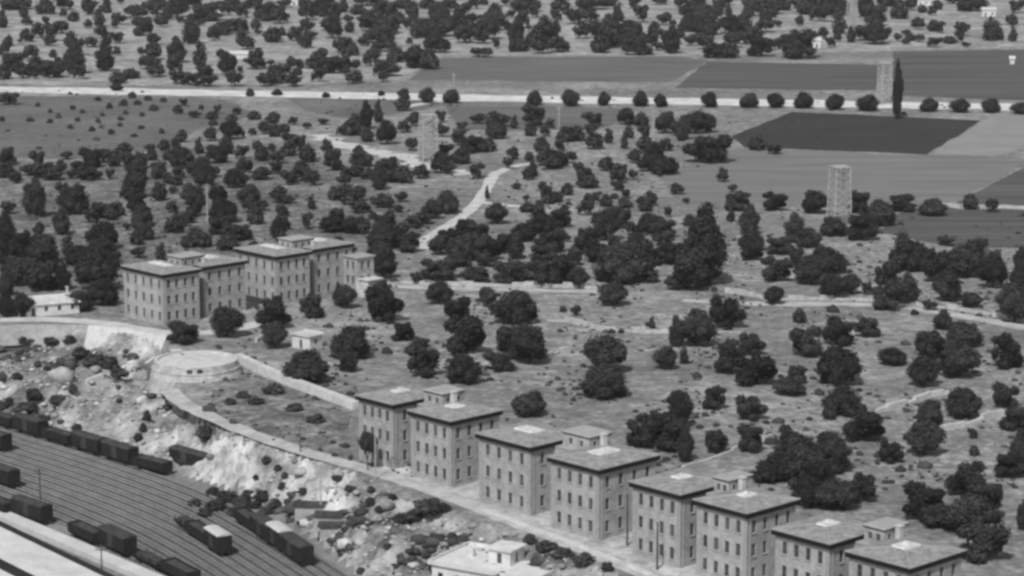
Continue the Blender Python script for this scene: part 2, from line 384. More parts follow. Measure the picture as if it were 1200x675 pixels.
def near_pair(loc, gap, u2, dv, v1, v2, label, u1=11.7):
    b2 = gap+u2
    e_all = (NEAR_U, NEAR_V, NEAR_U, (.3, .7)); e2 = (NEAR_U, NEAR_V, (.3, .7), (.2, .8))
    return barracks(loc, [((-u1, 0, 0, v1), (NEAR_U, (.24, ), NEAR_U, NEAR_V), ()), ((gap, b2, dv, dv+v2), (NEAR_U, NEAR_V, (.3, .7), ()), ((gap+2.0, dv+v2-3.2, .45, 2.3),))],
                    ((-.7, gap+.7, 6.2, 12.3), ((.5,), (), (.5,), ())), (1.0, gap+1.0, 6.9, 12.4), label, ((.3, .7), (.25, .75), (), (.5,)))
near_pair((-22.2, 464.3), 5.2, 12, -1.0, 13.2, 13.0, 'grey stone barracks at the end of the near row, touching the long pale wall', 10.9)
near_pair((3.2, 432.1), 6.6, 12.5, -2.4, 13.2, 15.0, 'grey stone barracks second from the left in the near row, widest twin roof', 14.2)
near_pair((27.3, 400.7), 3.2, 11.6, -.6, 13.0, 12.8, 'grey stone barracks third from the left in the near row')
near_pair((48.0, 372.5), 3.8, 12.2, -1.1, 13.2, 13.6, 'grey stone barracks cut by the bottom edge, last of the near row')
W4 = (.12, .37, .63, .88)
for o_, lab in (((0, 0), 'left half of the far barracks, three storeys beside the retaining wall'), ((-1.1, 35.1), 'right half of the far barracks, three storeys with a porch annex')):
    du, dv = o_; ua = Vector((math.cos(UA), math.sin(UA))); va = Vector((-ua.y, ua.x))
    p = Vector((-83.2, 599.0))+ua*du+va*dv
    barracks((p.x, p.y), [((-17, 0, 0, 11.6), ((.1, .3, .5, .7, .9), (.16, .38, .62, .84), (), (.2, .5, .8)), ()), ((-15.5, -1.8, 13.4, 27.0), ((), (.14, .38, .62, .86), (.2, .5, .8), (.2, .5, .8)), ((-5, 16.0, .4, 1.4),))],
             ((-14.5, -4.0, 10.6, 14.4), ((), (.3,), (), ())), (-11.5, -6.0, 10.0, 17.0), lab, ((.3, .7), (.2, .5, .8), (), ()), 14.4)
# annex with an outside stair at the right end of the far range
pa = G(425, 345, 0)
an = empty('annex', (pa[0]-1.5, pa[1], 0), UA, 'pale porch annex with an outside stair at the right end of the far barracks', 'annex')
walls(an, -4, 1.5, -1, 4.5, -.4, 9.5, ((.3, .7), (.3, .7), (), ()), (7.6, 3.9), corner=False)
m = MB(); m.box(-4.4, 1.9, -1.4, 4.9, 9.51, 9.8); m.build('roof', 'tower_roof', an)
m = MB(); m.box(1.7, 5.2, -.5, 4, -.4, 4.2); m.box(1.5, 5.6, -.9, 4.4, 4.2, 4.45); m.build('porch', 'pale_wall', an)
m = MB()
for k in range(10): m.box(1.8+k*.34, 2.14+k*.34, -1.7, -.95, -.3, 4.2-k*.42)
m.build('stair', 'pale_wall', an)

# ------------------------------------------------------------------ walls and small houses
def wall_along(name, pts, h, th, mt, label, cat='wall', follow=True, group=None, dz=0, base=-.6, jit=.0, top=None):
    W = [Vector(hit(*p)) if follow else Vector(p) for p in pts]; C = []
    for a, b in zip(W, W[1:]):
        n = max(1, int((b-a).length/3)); C += [a.lerp(b, k/n) for k in range(n)]
    C.append(W[-1]); m = MB()
    for a, b in zip(C, C[1:]):
        d = (b-a); d.z = 0
        if d.length < .01: continue
        d.normalize(); n = Vector((-d.y, d.x, 0))*th/2; hh = h*(1+random.uniform(-jit, jit)); i = len(m.v)
        for q in (a, b):
            g = float(hgt(q.x, q.y)) if top is None else None
            lo = (g if g is not None else q.z)+base; hi = (g+hh) if top is None else top+random.uniform(0, jit)
            m.v += [tuple(Vector((q.x, q.y, lo))+n), tuple(Vector((q.x, q.y, lo))-n), tuple(Vector((q.x, q.y, hi))-n*.85), tuple(Vector((q.x, q.y, hi))+n*.85)]
        for q in ((0,1,5,4),(1,2,6,5),(2,3,7,6),(3,0,4,7),(0,3,2,1),(4,5,6,7)): m.f.append(tuple(i+k for k in q)); m.m.append(0)
    o = m.build(name, mt); return tag(o, label, cat, group)
wall_along('esplanade_wall', [(279,423),(300,433),(340,451),(380,466),(418,480)], 1.7, 2.0, 'pale_wall', 'long pale stone wall from the round platform to the near barracks')
# retaining wall of the upper terrace: a battered face standing in front of the plateau
def retaining(name, pts, ztop, mt, label, low, out=1.3):
    m = MB(); W = [Vector(G(*p, ztop)) for p in pts]; C = []
    for a, b in zip(W, W[1:]):
        n = max(1, int((b-a).length/3)); C += [a.lerp(b, k/n) for k in range(n)]
    C.append(W[-1])
    L = []
    for i, c in enumerate(C):
        d = C[min(i+1, len(C)-1)]-C[max(0, i-1)]; d.z = 0; d.normalize(); n = Vector((d.y, -d.x, 0)); L.append((c, n))
    for (a, n0), (b, n1) in zip(L, L[1:]):
        f = lambda p, n, o, z: tuple(Vector((p.x, p.y, 0))+n*o+Vector((0, 0, z)))
        m.poly([f(a,n0,out,low), f(b,n1,out,low), f(b,n1,.2,ztop), f(a,n0,.2,ztop)]); m.poly([f(a,n0,.2,ztop), f(b,n1,.2,ztop), f(b,n1,-.7,ztop), f(a,n0,-.7,ztop)])
        m.poly([f(a,n0,-.7,ztop), f(b,n1,-.7,ztop), f(b,n1,-.7,low), f(a,n0,-.7,low)])
    return tag(m.build(name, mt), label, 'wall')
retaining('retaining_wall', [(104,381),(146,384),(196,394)], .9, 'pale_wall', 'bright retaining wall below the far barracks, left of the round platform', -6.5, 4.2)
retaining('retaining_wall', [(-60,386),(30,381),(104,381)], .5, 'masonry', 'grey terrace wall in front of the white house at the left edge', -4)
retaining('retaining_wall', [(560,594),(640,624),(700,647),(780,680),(860,716)], .35, 'pale_wall', 'pale retaining wall under the lane in front of the near barracks', -5)
wall_along('stone_wall', [(181,424),(160,430),(146,434),(120,444),(101,452)], 1.2, 1.0, 'pale_wall', 'pale wall running down the slope from the round platform')
wall_along('stone_wall', [(430,336.5),(470,333),(540,335),(600,337),(660,337),(700,339)], 1.1, .8, 'rubble_stone', 'stone wall at the near edge of the grove right of the far barracks', jit=.5)
wall_along('stone_wall', [(640,377),(662,377),(684,381),(705,387),(740,390),(790,391)], .9, .8, 'rubble_stone', 'broken stone wall crossing the open pasture in the centre', jit=.6)
wall_along('stone_wall', [(850,343),(875,346),(905,352),(960,352),(1028,353)], 1.0, .8, 'rubble_stone', 'stone wall ending at the tall pair of trees right of centre', jit=.5)
wall_along('stone_wall', [(1060,356),(1110,362),(1150,368),(1210,380)], 1.0, .8, 'rubble_stone', 'stone wall reaching the right edge of the picture', jit=.5)
wall_along('stone_wall', [(1028,484),(1062,475),(1090,466),(1120,460)], 1.0, .9, 'pale_wall', 'upper of two pale slanting walls at the right', jit=.4)
wall_along('stone_wall', [(1103,506),(1130,500),(1160,490),(1175,486)], 1.0, .9, 'pale_wall', 'lower of two pale slanting walls at the right', jit=.4)
wall_along('stone_wall', [(800,550),(830,541),(872,527),(905,516)], .9, .8, 'rubble_stone', 'low stone wall slanting up behind the third barracks', jit=.5)
wall_along('stone_wall', [(640,421),(655,414),(668,412)], .9, .8, 'rubble_stone', 'short piece of stone wall beside the double tree', jit=.5)
wall_along('stone_wall', [(1090,240),(1130,245),(1170,244),(1215,246)], 1.0, .9, 'rubble_stone', 'field wall below the dark crop at the right edge', jit=.3)
wall_along('stone_wall', [(330,400),(312,396),(300,402)], .9, .7, 'rubble_stone', 'garden wall beside the small white hut', jit=.2)

def house(name, base_px, wx, wy, h, rz, roof, label, wall='white_wash', rh=1.6, follow=True, z=None, win=True, flat=False, group=None, cat='house'):
    p = hit(*base_px) if z is None else G(*base_px, z)
    e = empty(name, p, rz, label, cat, group)
    m = MB(); ops = {0: [], 1: [], 2: [], 3: []}; wins = []
    for k, (o, a, L) in enumerate((((-wx/2,-wy/2),(1,0),wx),((wx/2,-wy/2),(0,1),wy),((wx/2,wy/2),(-1,0),wx),((-wx/2,wy/2),(0,-1),wy))):
        n = max(1, int(L/3)) if win else 0
        op = [(L*(i+.5)/n-.45, L*(i+.5)/n+.45, 1.0, min(h-.4, 2.3)) for i in range(n)]
        if k == 0 and n: op[0] = (op[0][0], op[0][1], .05, 2.1)
        wins.append((facade(m, o, a, L, -1.0 if False else 0.0, h, op), op))
    m.box(-wx/2-.06, wx/2+.06, -wy/2-.06, wy/2+.06, -1.6, .03)
    wl = m.build('wall', wall, e)
    for k, (ws, op) in enumerate(wins):
        for i, (c, rr) in enumerate(ws):
            dw, dh = op[i][1]-op[i][0], op[i][3]-op[i][2]
            q = MB(); q.poly([(-dw/2,0,-dh/2),(dw/2,0,-dh/2),(dw/2,0,dh/2),(-dw/2,0,dh/2)]); q.box(-.03,.03,-.05,-.003,-dh/2,dh/2,1)
            o = q.build('door' if (k == 0 and i == 0) else 'window', ['pane', 'frame'], e); o.location = c; o.rotation_euler = (0, 0, rr)
    m = MB(); ov = .4
    if flat:
        m.box(-wx/2-ov, wx/2+ov, -wy/2-ov, wy/2+ov, h+.01, h+.28)
        for a in ((-wx/2-ov, wx/2+ov, -wy/2-ov, -wy/2-ov+.25), (-wx/2-ov, wx/2+ov, wy/2+ov-.25, wy/2+ov)): m.box(*a, h+.283, h+.6)
    else:
        a, b = wx/2+ov, wy/2+ov; z0 = h-.1; t = .18
        A = [(-a,-b,z0),(a,-b,z0),(a,b,z0),(-a,b,z0)]; K = [(-a,0,h+rh),(a,0,h+rh)]
        for dz in (0, t):
            up = lambda q: (q[0], q[1], q[2]+dz)
            m.poly([up(A[0]), up(A[1]), up(K[1]), up(K[0])]); m.poly([up(A[2]), up(A[3]), up(K[0]), up(K[1])])
        for s, (i, j) in ((-1, (3, 0)), (1, (1, 2))):
            m.poly([A[i], A[j], K[0] if s < 0 else K[1]])
        up = lambda q: (q[0], q[1], q[2]+t)
        for i, j in ((0, 1), (2, 3)): m.poly([A[i], A[j], up(A[j]), up(A[i])])
    m.build('roof', roof, e); return e
hw = house('small_house', (58,366), 13, 7.5, 2.8, R(24), 'pale_wall', 'low white house with a pale roof left of the far barracks', rh=1.5)
m = MB(); m.box(4.3, 4.8, -.25, .25, 3.0, 6.0); m.box(4.2, 4.9, -.35, .35, 6.0, 6.15); m.build('chimney', 'pale_wall', hw)
m = MB(); m.box(-8.6, -6.9, -3.6, 2.6, 2.5, 2.7); m.bar((-8.3,-3.3,0), (-8.3,-3.3,2.5), .12); m.bar((-8.3,2.3,0), (-8.3,2.3,2.5), .12); m.build('porch', 'pale_wall', hw)
house('hut', (360,407), 5.6, 4.2, 3.0, UA+R(8), 'pale_wall', 'small white hut with a flat roof below the far barracks', flat=True, cat='hut')
for bp, wx_, wy_, h_, lab in (((1158,19), 8, 5, 4, 'pale block house among trees in the top right corner'), ((1088,6), 14, 7, 3.6, 'long pale house cut by the top edge at the right'), ((957,56), 4, 4, 4, 'tiny white hut beside the large round tree under the top edge'),
        ((839,39), 4.5, 4, 3.5, 'tiny white hut hidden in the dark wood at the top right'), ((280,68), 9, 5, 2.2, 'low white shed in a clearing at the upper left'), ((262,15), 5, 4, 3.6, 'small white house among trees at the top left'), ((345,6), 5, 4, 4.5, 'narrow white house at the top edge left of centre'),
        ((1186,75), 2.2, 2.2, 2.6, 'tiny white kiosk in the dark field at the upper right')):
    house('small_house', bp, wx_, wy_, h_, R(random.uniform(-12, 12)), 'pale_wall', lab, z=0, win=h_ > 3, rh=1.2)

# round masonry platform
c = hit(230, 437); c = (c[0], c[1], 0)
pf = empty('round_platform', c, 0, 'round pale masonry platform at the bend of the plateau edge', 'platform')
m = MB(); N = 40; prof = [(10.6, -3.5), (10.0, 0), (9.5, 1.3), (9.65, 1.35), (9.6, 1.7), (9.3, 1.75), (9.1, 3.1), (8.4, 3.15), (8.4, 2.75), (4, 2.95), (0.01, 3.05)]
for i in range(N):
    a0, a1 = 2*math.pi*i/N, 2*math.pi*(i+1)/N
    for k, ((r0, z0), (r1, z1)) in enumerate(zip(prof, prof[1:])):
        m.poly([(r0*math.cos(a0), r0*math.sin(a0), z0), (r0*math.cos(a1), r0*math.sin(a1), z0), (r1*math.cos(a1), r1*math.sin(a1), z1), (r1*math.cos(a0), r1*math.sin(a0), z1)], 1 if k < 6 else 0)
m.build('drum', ['pale_wall', 'rubble_stone'], pf)
for a in (-1.60, -1.36):
    q = MB(); q.box(-.55, .55, -.06, .1, 1.95, 2.7); q.build('window', 'pane', pf, (9.22*math.cos(a), 9.42*math.sin(a), 0), a+math.pi/2)
m = MB(); m.box(-1, 1, -.8, .8, 2.8, 3.9); m.box(-1.2, 1.2, -1, 1, 3.9, 4.05); m.build('hatch', 'pale_wall', pf, (-5, 5, 0), .4)

# white flat-roofed house on the slope, cut by the bottom edge
bp = G(588, 672, -5.5)
e = empty('white_house', (bp[0], bp[1]-5, -6.5), R(-31), 'white flat roofed house on the slope at the bottom edge', 'house')
m = MB(); wn = []
for o_, a_, L_ in (((-10,-6),(1,0),20),((10,-6),(0,1),12),((10,6),(-1,0),20),((-10,6),(0,-1),12)):
    n_ = int(L_/3.2); wn += facade(m, o_, a_, L_, -5, 4.2, [(L_*(i+.5)/n_-.5, L_*(i+.5)/n_+.5, 1.2, 2.9) for i in range(n_)])
m.build('wall', 'white_wash', e)
for p_, r_ in wn:
    part(window_mesh(1.0, 1.7), 'window', e, p_, r_)
m = MB(); m.box(-10.5, 10.5, -6.5, 6.5, 4.21, 4.5, 0)
for b_ in ((-10.5,10.5,-6.5,-6.2),(-10.5,10.5,6.2,6.5),(-10.5,-10.2,-6.2,6.2),(10.2,10.5,-6.2,6.2)): m.box(*b_, 4.503, 4.95)
m.build('roof', 'white_wash', e)
m = MB(); wn = []
for o_, a_, L_ in (((-1.6,-1.6),(1,0),4.2),((2.6,-1.6),(0,1),4.6),((2.6,3),(-1,0),4.2),((-1.6,3),(0,-1),4.6)):
    wn += facade(m, o_, a_, L_, 4.4, 7.0, [(L_*.5-.45, L_*.5+.45, 4.7, 6.5)])
sh = m.build('stair_head', 'white_wash', e)
for p_, r_ in wn: part(window_mesh(.9, 1.8), 'window', sh, p_, r_)
m = MB(); m.box(-2, 3, -2, 3.4, 7.01, 7.25); m.build('stair_roof', 'white_wash', sh)
m = MB(); m.box(-6.4, -5.6, 0, .8, 4.5, 5.9); m.box(6.4, 7.2, 2, 2.8, 4.5, 5.7); m.build('chimney', 'pale_wall', e)

# ------------------------------------------------------------------ rail yard
def cpoly(pts, z=ZY):
    C = [Vector(G(*p, z)) for p in pts]; o = []
    for a, b in zip(C, C[1:]):
        n = max(1, int((b-a).length/3)); o += [a.lerp(b, k/n) for k in range(n)]
    o.append(C[-1])
    for _ in range(12): o = [o[0]]+[(o[i-1]+o[i]*2+o[i+1])/4 for i in range(1, len(o)-1)]+[o[-1]]
    return o
def resample(C, n):
    d = [0]
    for a, b in zip(C, C[1:]): d.append(d[-1]+(b-a).length)
    return [Vector([float(np.interp(d[-1]*k/(n-1), d, [c[i] for c in C])) for i in range(3)]) for k in range(n)]
TU = resample(cpoly([(-90,476),(0,501),(90,527),(190,560),(250,583),(300,610),(350,640),(400,672),(460,712),(540,770)]), 90)
TL = resample(cpoly([(-90,552),(-10,580),(60,606),(120,634),(180,666),(240,705),(320,770)]), 90)
NT = 13
tracks = []
ordn = ['first','second','third','fourth','fifth','sixth','seventh','eighth','ninth','tenth','eleventh','twelfth','thirteenth']
for k in range(NT):
    t = (k+.15)/(NT-.7); C = [a.lerp(b, t) for a, b in zip(TU, TL)]; tracks.append(C)
    e = empty('railway_track', tuple(C[0]), 0, f'{ordn[k]} railway track counted from the rock cliff side', 'track', 'parallel tracks of the rail yard')
    o0 = C[0]; sl = MB(); rl = [MB(), MB()]; dist = 0
    for a, b in zip(C, C[1:]):
        d = (b-a).normalized(); n = Vector((-d.y, d.x, 0)); L = (b-a).length; q = 0
        while q < L:
            p = a+d*q-o0; c0 = p-n*1.25; c1 = p+n*1.25; w2 = d*.16
            z = .10
            sl.poly([c0-w2+Vector((0,0,z)), c0+w2+Vector((0,0,z)), c1+w2+Vector((0,0,z)), c1-w2+Vector((0,0,z))]); q += .8
        for s, r_ in zip((-1, 1), rl):
            for h0, w0 in ((.26, .05),):
                A = [a-o0+n*(s*.75-w0), a-o0+n*(s*.75+w0), b-o0+n*(s*.75+w0), b-o0+n*(s*.75-w0)]
                T = [v+Vector((0, 0, h0)) for v in A]; r_.poly(T); r_.poly([A[0], A[3], T[3], T[0]]); r_.poly([A[1], A[2], T[2], T[1]])
    sl.build('sleepers', 'sleeper', e)
    for r_ in rl: r_.build('rail', 'rail_steel', e)

def wagon(kind, L=9.5, W=2.7, H=2.6, pale=False):
    e = empty('freight_wagon', (0, 0, 0))
    m = MB(); m.box(-L/2, L/2, -W/2+.25, W/2-.25, .75, 1.05); m.box(-L/2-.5, -L/2, -.9, -.6, .8, 1.0); m.box(L/2, L/2+.5, .6, .9, .8, 1.0); m.box(-L/2-.5, -L/2, .6, .9, .8, 1.0); m.box(L/2, L/2+.5, -.9, -.6, .8, 1.0)
    m.build('underframe', 'iron_dark', e)
    for x in (-L*.3, L*.3):
        for s in (-1, 1):
            q = MB(); q.bar((x, s*.68, .48), (x, s*.80, .48), .48, 14); q.build('wheel', 'iron_dark', e)
    z0 = 1.06
    if kind == 'box':
        m = MB(); m.box(-L/2, L/2, -W/2, W/2, z0, z0+H)
        for i in range(9):
            x = -L/2+.1+i*(L-.2)/8
            for s in (-1, 1): m.box(x-.05, x+.05, s*(W/2+.03)-.03, s*(W/2+.03)+.03, z0, z0+H)
        m.build('body', 'iron_dark', e)
        m = MB(); n = 8
        P_ = [(-(W/2+.12)*math.cos(math.pi*k/n), .42*math.sin(math.pi*k/n)) for k in range(n+1)]
        for a, b in zip(P_, P_[1:]): m.poly([(-L/2-.1,a[0],z0+H+a[1]),(L/2+.1,a[0],z0+H+a[1]),(L/2+.1,b[0],z0+H+b[1]),(-L/2-.1,b[0],z0+H+b[1])])
        for x in (-L/2-.1, L/2+.1): m.poly([(x, a[0], z0+H+a[1]) for a in P_])
        m.build('roof', 'wagon_roof_pale' if pale else 'wagon_roof', e)
        for s in (-1, 1):
            m = MB(); m.box(-.9, .9, s*(W/2+.1)-.04, s*(W/2+.1)+.04, z0+.1, z0+H-.15); m.box(-1.8, 1.8, s*(W/2+.1)-.03, s*(W/2+.1)+.03, z0+H-.14, z0+H-.06); m.build('door', 'wagon_roof', e)
    elif kind == 'open':
        m = MB(); h = 1.7
        m.box(-L/2, L/2, -W/2, W/2, z0, z0+.12)
        for b_ in ((-L/2,L/2,-W/2,-W/2+.1),(-L/2,L/2,W/2-.1,W/2),(-L/2,-L/2+.1,-W/2+.1,W/2-.1),(L/2-.1,L/2,-W/2+.1,W/2-.1)): m.box(*b_, z0+.123, z0+h)
        for i in range(7):
            x = -L/2+.15+i*(L-.3)/6
            for s in (-1, 1): m.box(x-.06, x+.06, s*(W/2+.035)-.03, s*(W/2+.035)+.03, z0, z0+h)
        m.build('body', 'iron_dark', e)
        m = MB(); nx, ny = 12, 5; g = {}
        for i in range(nx+1):
            for j in range(ny+1):
                ex = min(i, nx-i)/nx; ey = min(j, ny-j)/ny
                g[i, j] = (-L/2+.12+(L-.24)*i/nx, -W/2+.12+(W-.24)*j/ny, z0+h-.45+2.2*min(ex*2, ey)*.8+random.uniform(-.08, .12))
        for i in range(nx):
            for j in range(ny): m.poly([g[i,j], g[i+1,j], g[i+1,j+1], g[i,j+1]])
        m.build('load', 'wagon_roof', e)
    else:
        m = MB(); m.box(-L/2, L/2, -W/2, W/2, z0, z0+.15)
        for i in range(4):
            x = -L/2+.6+i*(L-1.2)/3
            for s in (-1, 1): m.box(x-.06, x+.06, s*(W/2-.1)-.05, s*(W/2-.1)+.05, z0+.15, z0+1.1)
        m.build('body', 'iron_dark', e)
        m = MB()
        for k in range(5): m.bar((-L/2+.8, -.9+k*.45, z0+.4), (L/2-.8, -.9+k*.45, z0+.4), .2, 7)
        for k in range(4): m.bar((-L/2+1, -.7+k*.45, z0+.75), (L/2-1, -.7+k*.45, z0+.75), .2, 7)
        m.build('load', 'wagon_roof', e)
    return e
protos = {'box': wagon('box'), 'pale': wagon('box', L=6.4, H=2.9, pale=True), 'open': wagon('open'), 'flat': wagon('flat')}; usedp = set()
# (centre px on the ground, kind, heading px pair, label)
WG = []
def head(a, b): A = Vector(G(*a, ZY)); B = Vector(G(*b, ZY)); return math.atan2(B.y-A.y, B.x-A.x)
cliff_line = resample(cpoly([(-40,487),(0,499),(60,517),(130,538),(196,560),(240,566)]), 200)
def near_idx(line, p): return min(range(len(line)), key=lambda i: (line[i]-p).length)
def on_line(line, p):
    i = near_idx(line, p); a = line[max(0, i-1)]; b = line[min(len(line)-1, i+1)]; return line[i], math.atan2(b.y-a.y, b.x-a.x)
kinds = ['box','open','box','open','box','box','open']; x = 0; k = 0; acc = 0
lab0 = ['at the left edge', 'second from the left edge', 'third from the left edge', 'fourth from the left edge', 'fifth from the left edge', 'sixth from the left edge', 'seventh from the left edge', 'at the right end']
pos = 3.0; dl = [0]
for a, b in zip(cliff_line, cliff_line[1:]): dl.append(dl[-1]+(b-a).length)
while pos < dl[-1]-14 and k < 8:
    i = int(np.searchsorted(dl, pos)); a = cliff_line[i]; b = cliff_line[min(i+1, len(cliff_line)-1)]
    kk = kinds[k % 7]
    WG.append(((a.x, a.y), kk, math.atan2(b.y-a.y, b.x-a.x), f'dark {"covered" if kk=="box" else "open"} wagon {lab0[k]} of the string under the cliff', 'wagons standing in a string under the cliff')); pos += 10.8; k += 1
def W(px, py, kind, a, b, label, group='loose wagons in the rail yard'): g = G(px, py, ZY); WG.append(((g[0], g[1]), kind, head(a, b), label, group))
W(222,549,'box',(200,543),(262,560),'dark covered wagon standing closest under the rock cliff, left one of two')
W(252,557,'box',(200,543),(262,560),'dark covered wagon standing closest under the rock cliff, right one of two')
W(-8,526,'box',(0,524),(60,540),'dark wagon end just showing at the left edge, upper one')
W(2,568,'box',(0,566),(40,580),'tall dark wagon at the left edge above the longer string')
W(-4,600,'open',(0,598),(50,616),'dark open wagon at the left edge beside the pale platform')
W(38,610,'box',(0,598),(60,618),'dark covered wagon beside the pale platform, right of the open one')
W(102,634,'open',(90,628),(150,655),'low dark open wagon beside the middle of the platform')
W(138,647,'box',(90,626),(150,655),'dark covered wagon beside the middle of the platform')
W(178,664,'flat',(150,652),(210,682),'flat wagon with logs near the bottom edge beside the platform')
W(212,680,'open',(150,652),(230,692),'dark open wagon cut by the bottom edge')
W(222,622,'flat',(210,610),(260,645),'flat wagon loaded with poles at the tail of the middle string')
W(236,634,'open',(210,612),(280,658),'dark open wagon coupled behind the white roofed one')
W(256,648,'pale',(210,612),(280,658),'white roofed wagon alone at the front of the middle string')
W(292,619,'open',(270,600),(370,670),'dark open wagon at the upper end of the right hand string')
W(312,633,'box',(270,600),(370,670),'dark covered wagon in the right hand string')
W(328,643,'pale',(270,600),(370,670),'white roofed wagon in the right hand string')
W(348,657,'box',(270,600),(370,670),'dark covered wagon at the lower end of the right hand string')
for (x, y), kd, rz, lab, grp in WG:
    if kd not in usedp: o = protos[kd]; usedp.add(kd)
    else: o = copy_tree(protos[kd])
    o.location = (x, y, ZY+.02); o.rotation_euler = (0, 0, rz); tag(o, lab, 'wagon', grp)

# goods shed and platform in the lower left corner
zr = ZY+5.5
A = Vector(G(-6, 611, zr)); B = Vector(G(150, 686, zr)); d = (B-A).normalized(); n = Vector((-d.y, d.x, 0))
A = A-d*40; L = (B-A).length+40; sh = empty('goods_shed', (A.x, A.y, ZY), math.atan2(d.y, d.x), 'long goods shed with a pale roof in the bottom left corner', 'shed')
m = MB(); m.box(0, L, -24, -.6, -.2, 5.0)
for i in range(int(L/6)): m.box(i*6+2, i*6+4.4, -.62, -.45, .3, 3.6, 1)
m.build('wall', ['masonry', 'iron_dark'], sh)
m = MB(); rz_ = 5.5
m.poly([(0,0,5.02),(L,0,5.02),(L,-12,6.0),(0,-12,6.0)]); m.poly([(0,-12,6.0),(L,-12,6.0),(L,-24.6,5.02),(0,-24.6,5.02)])
m.poly([(0,0,4.8),(L,0,4.8),(L,0,5.02),(0,0,5.02)]); m.poly([(0,-12,6),(0,-24.6,5.02),(0,0,5.02)]); m.poly([(L,-12,6),(L,-24.6,5.02),(L,0,5.02)])
for i in range(int(L/1.2)): m.box(i*1.2, i*1.2+.06, -11.8, -.1, 5.0, 5.05)
rf = m.build('roof', 'shed_roof', sh)
m = MB(); m.box(-.1, L+.1, -13.1, -11.2, 5.95, 6.5); m.build('ridge_vent', 'iron_dark', rf)
m = MB(); m.box(-.1, L+.1, .02, 1.9, 4.6, 4.9); m.build('gutter_shade', 'iron_dark', rf)  # gutter widened into a dark strip, standing in for shade beyond the eaves
pl = MB(); P0 = Vector(G(-60, 578, ZY+1)); P1 = Vector(G(0, 600, ZY+1)); P2 = Vector(G(200, 684, ZY+1)); P3 = Vector(G(300, 735, ZY+1))
for a, b in ((P0, P1), (P1, P2), (P2, P3)):
    dd = (b-a).normalized(); nn = Vector((-dd.y, dd.x, 0))
    for k, (o0, o1, z0) in enumerate(((-1.6, 1.6, ZY+1),)):
        q = [a+nn*o0, b+nn*o0, b+nn*o1, a+nn*o1]
        pl.poly([(v.x, v.y, z0) for v in q])
        for s in (0, 2): pl.poly([(q[s].x, q[s].y, ZY-.2), (q[(s+1)%4].x, q[(s+1)%4].y, ZY-.2), (q[(s+1)%4].x, q[(s+1)%4].y, z0), (q[s].x, q[s].y, z0)])
tag(pl.build('platform', 'platform'), 'narrow pale loading platform between the goods shed and the wagons', 'platform')
# low sheds right of the wagons
for bp, L_, lab in (((392,612),8,'long low shed right of the yard, upper one'), ((394,624),7,'long low shed right of the yard, lower one'), ((372,600),10,'dark low shed above the white roofed wagons')):
    p = hit(*bp); house('low_shed', bp, L_*.8, 2.2, 1.3, R(-6), 'wagon_roof', lab, wall='masonry', rh=.6, win=False, cat='shed', group='low sheds at the edge of the yard')
# poles
def pole(px, py, h, r, mt, label, arm=True, name='telegraph_pole', group=None, z=None):
    p = hit(px, py) if z is None else G(px, py, z)
    e = empty(name, p, random.uniform(-.4, .4), label, 'pole', group)
    m = MB(); m.bar((0,0,-.5), (0,0,h), r, 7, r*.7); m.build('post', mt, e)
    if arm:
        for zz in (h-.5, h-1.2):
            m = MB(); m.box(-1.1, 1.1, -.07, .07, zz, zz+.12)
            for q in (-1, -.5, .5, 1): m.bar((q, 0, zz+.12), (q, 0, zz+.35), .05, 5)
            m.build('crossarm', mt, e)
pole(48, 606, 9.5, .17, 'pole_wood', 'dark pole standing alone in the open part of the yard', z=ZY)
pole(120, 690, 8, .15, 'pole_wood', 'dark pole beside the platform near the bottom edge', z=ZY)
pole(655, 150, 8.5, .28, 'pole_pale', 'pale pole just below the road left of centre')
pole(766, 172, 14, .3, 'pole_pale', 'tall pale pole in the grove below the road')
pole(243, 262, 12, .22, 'pole_pale', 'thin pale pole in the grove behind the far barracks')
pole(532, 99, 5, .3, 'pole_pale', 'short pale post in the field above the road')
pole(620, 604, 11, .16, 'pole_pale', 'thin pole in front of the second near barracks', arm=False)
pole(735, 640, 9, .18, 'pole_wood', 'thin pole in front of the third near barracks', arm=False)
pole(770, 668, 8, .2, 'pole_wood', 'short dark pole on the lane before the third near barracks', arm=False)
pole(440, 562, 12, .15, 'pole_pale', 'thin pole at the corner of the leftmost near barracks')
pole(376, 600, 9, .16, 'pole_pale', 'thin pale pole on the slope above the low sheds')
pole(352, 530, 6, .14, 'pole_wood', 'short dark pole beside the lower lane')

# lattice towers
def pylon(px, py, H, Wb, label):
    p = G(px, py, 0); e = empty('lattice_tower', p, R(20), label, 'tower', 'lattice towers across the plain')
    wt = Wb*.42; wb = Wb*.5; cs = [(-1,-1),(1,-1),(1,1),(-1,1)]
    for a, b in cs: m = MB(); m.bar((a*wb, b*wb, -.3), (a*wt, b*wt, H), .2, 5); m.build('leg', 'lattice', e)
    n = 8
    for f in range(4):
        m = MB(); A = cs[f]; B = cs[(f+1) % 4]
        for k in range(n):
            z0, z1 = H*k/n, H*(k+1)/n; r0 = wb+(wt-wb)*k/n; r1 = wb+(wt-wb)*(k+1)/n
            m.bar((A[0]*r0, A[1]*r0, z0), (B[0]*r1, B[1]*r1, z1), .09, 4); m.bar((B[0]*r0, B[1]*r0, z0), (A[0]*r1, A[1]*r1, z1), .09, 4)
            m.bar((A[0]*r1, A[1]*r1, z1), (B[0]*r1, B[1]*r1, z1), .09, 4)
        m.build('bracing', 'lattice', e)
    m = MB(); m.box(-wt-.3, wt+.3, -wt-.3, wt+.3, H, H+.25); m.build('top_deck', 'lattice', e)
pylon(502, 190, 16.5, 5.6, 'lattice tower in the grove left of the forked path')
pylon(983, 262, 17, 5.4, 'lattice tower standing in front of the pale field at the right')
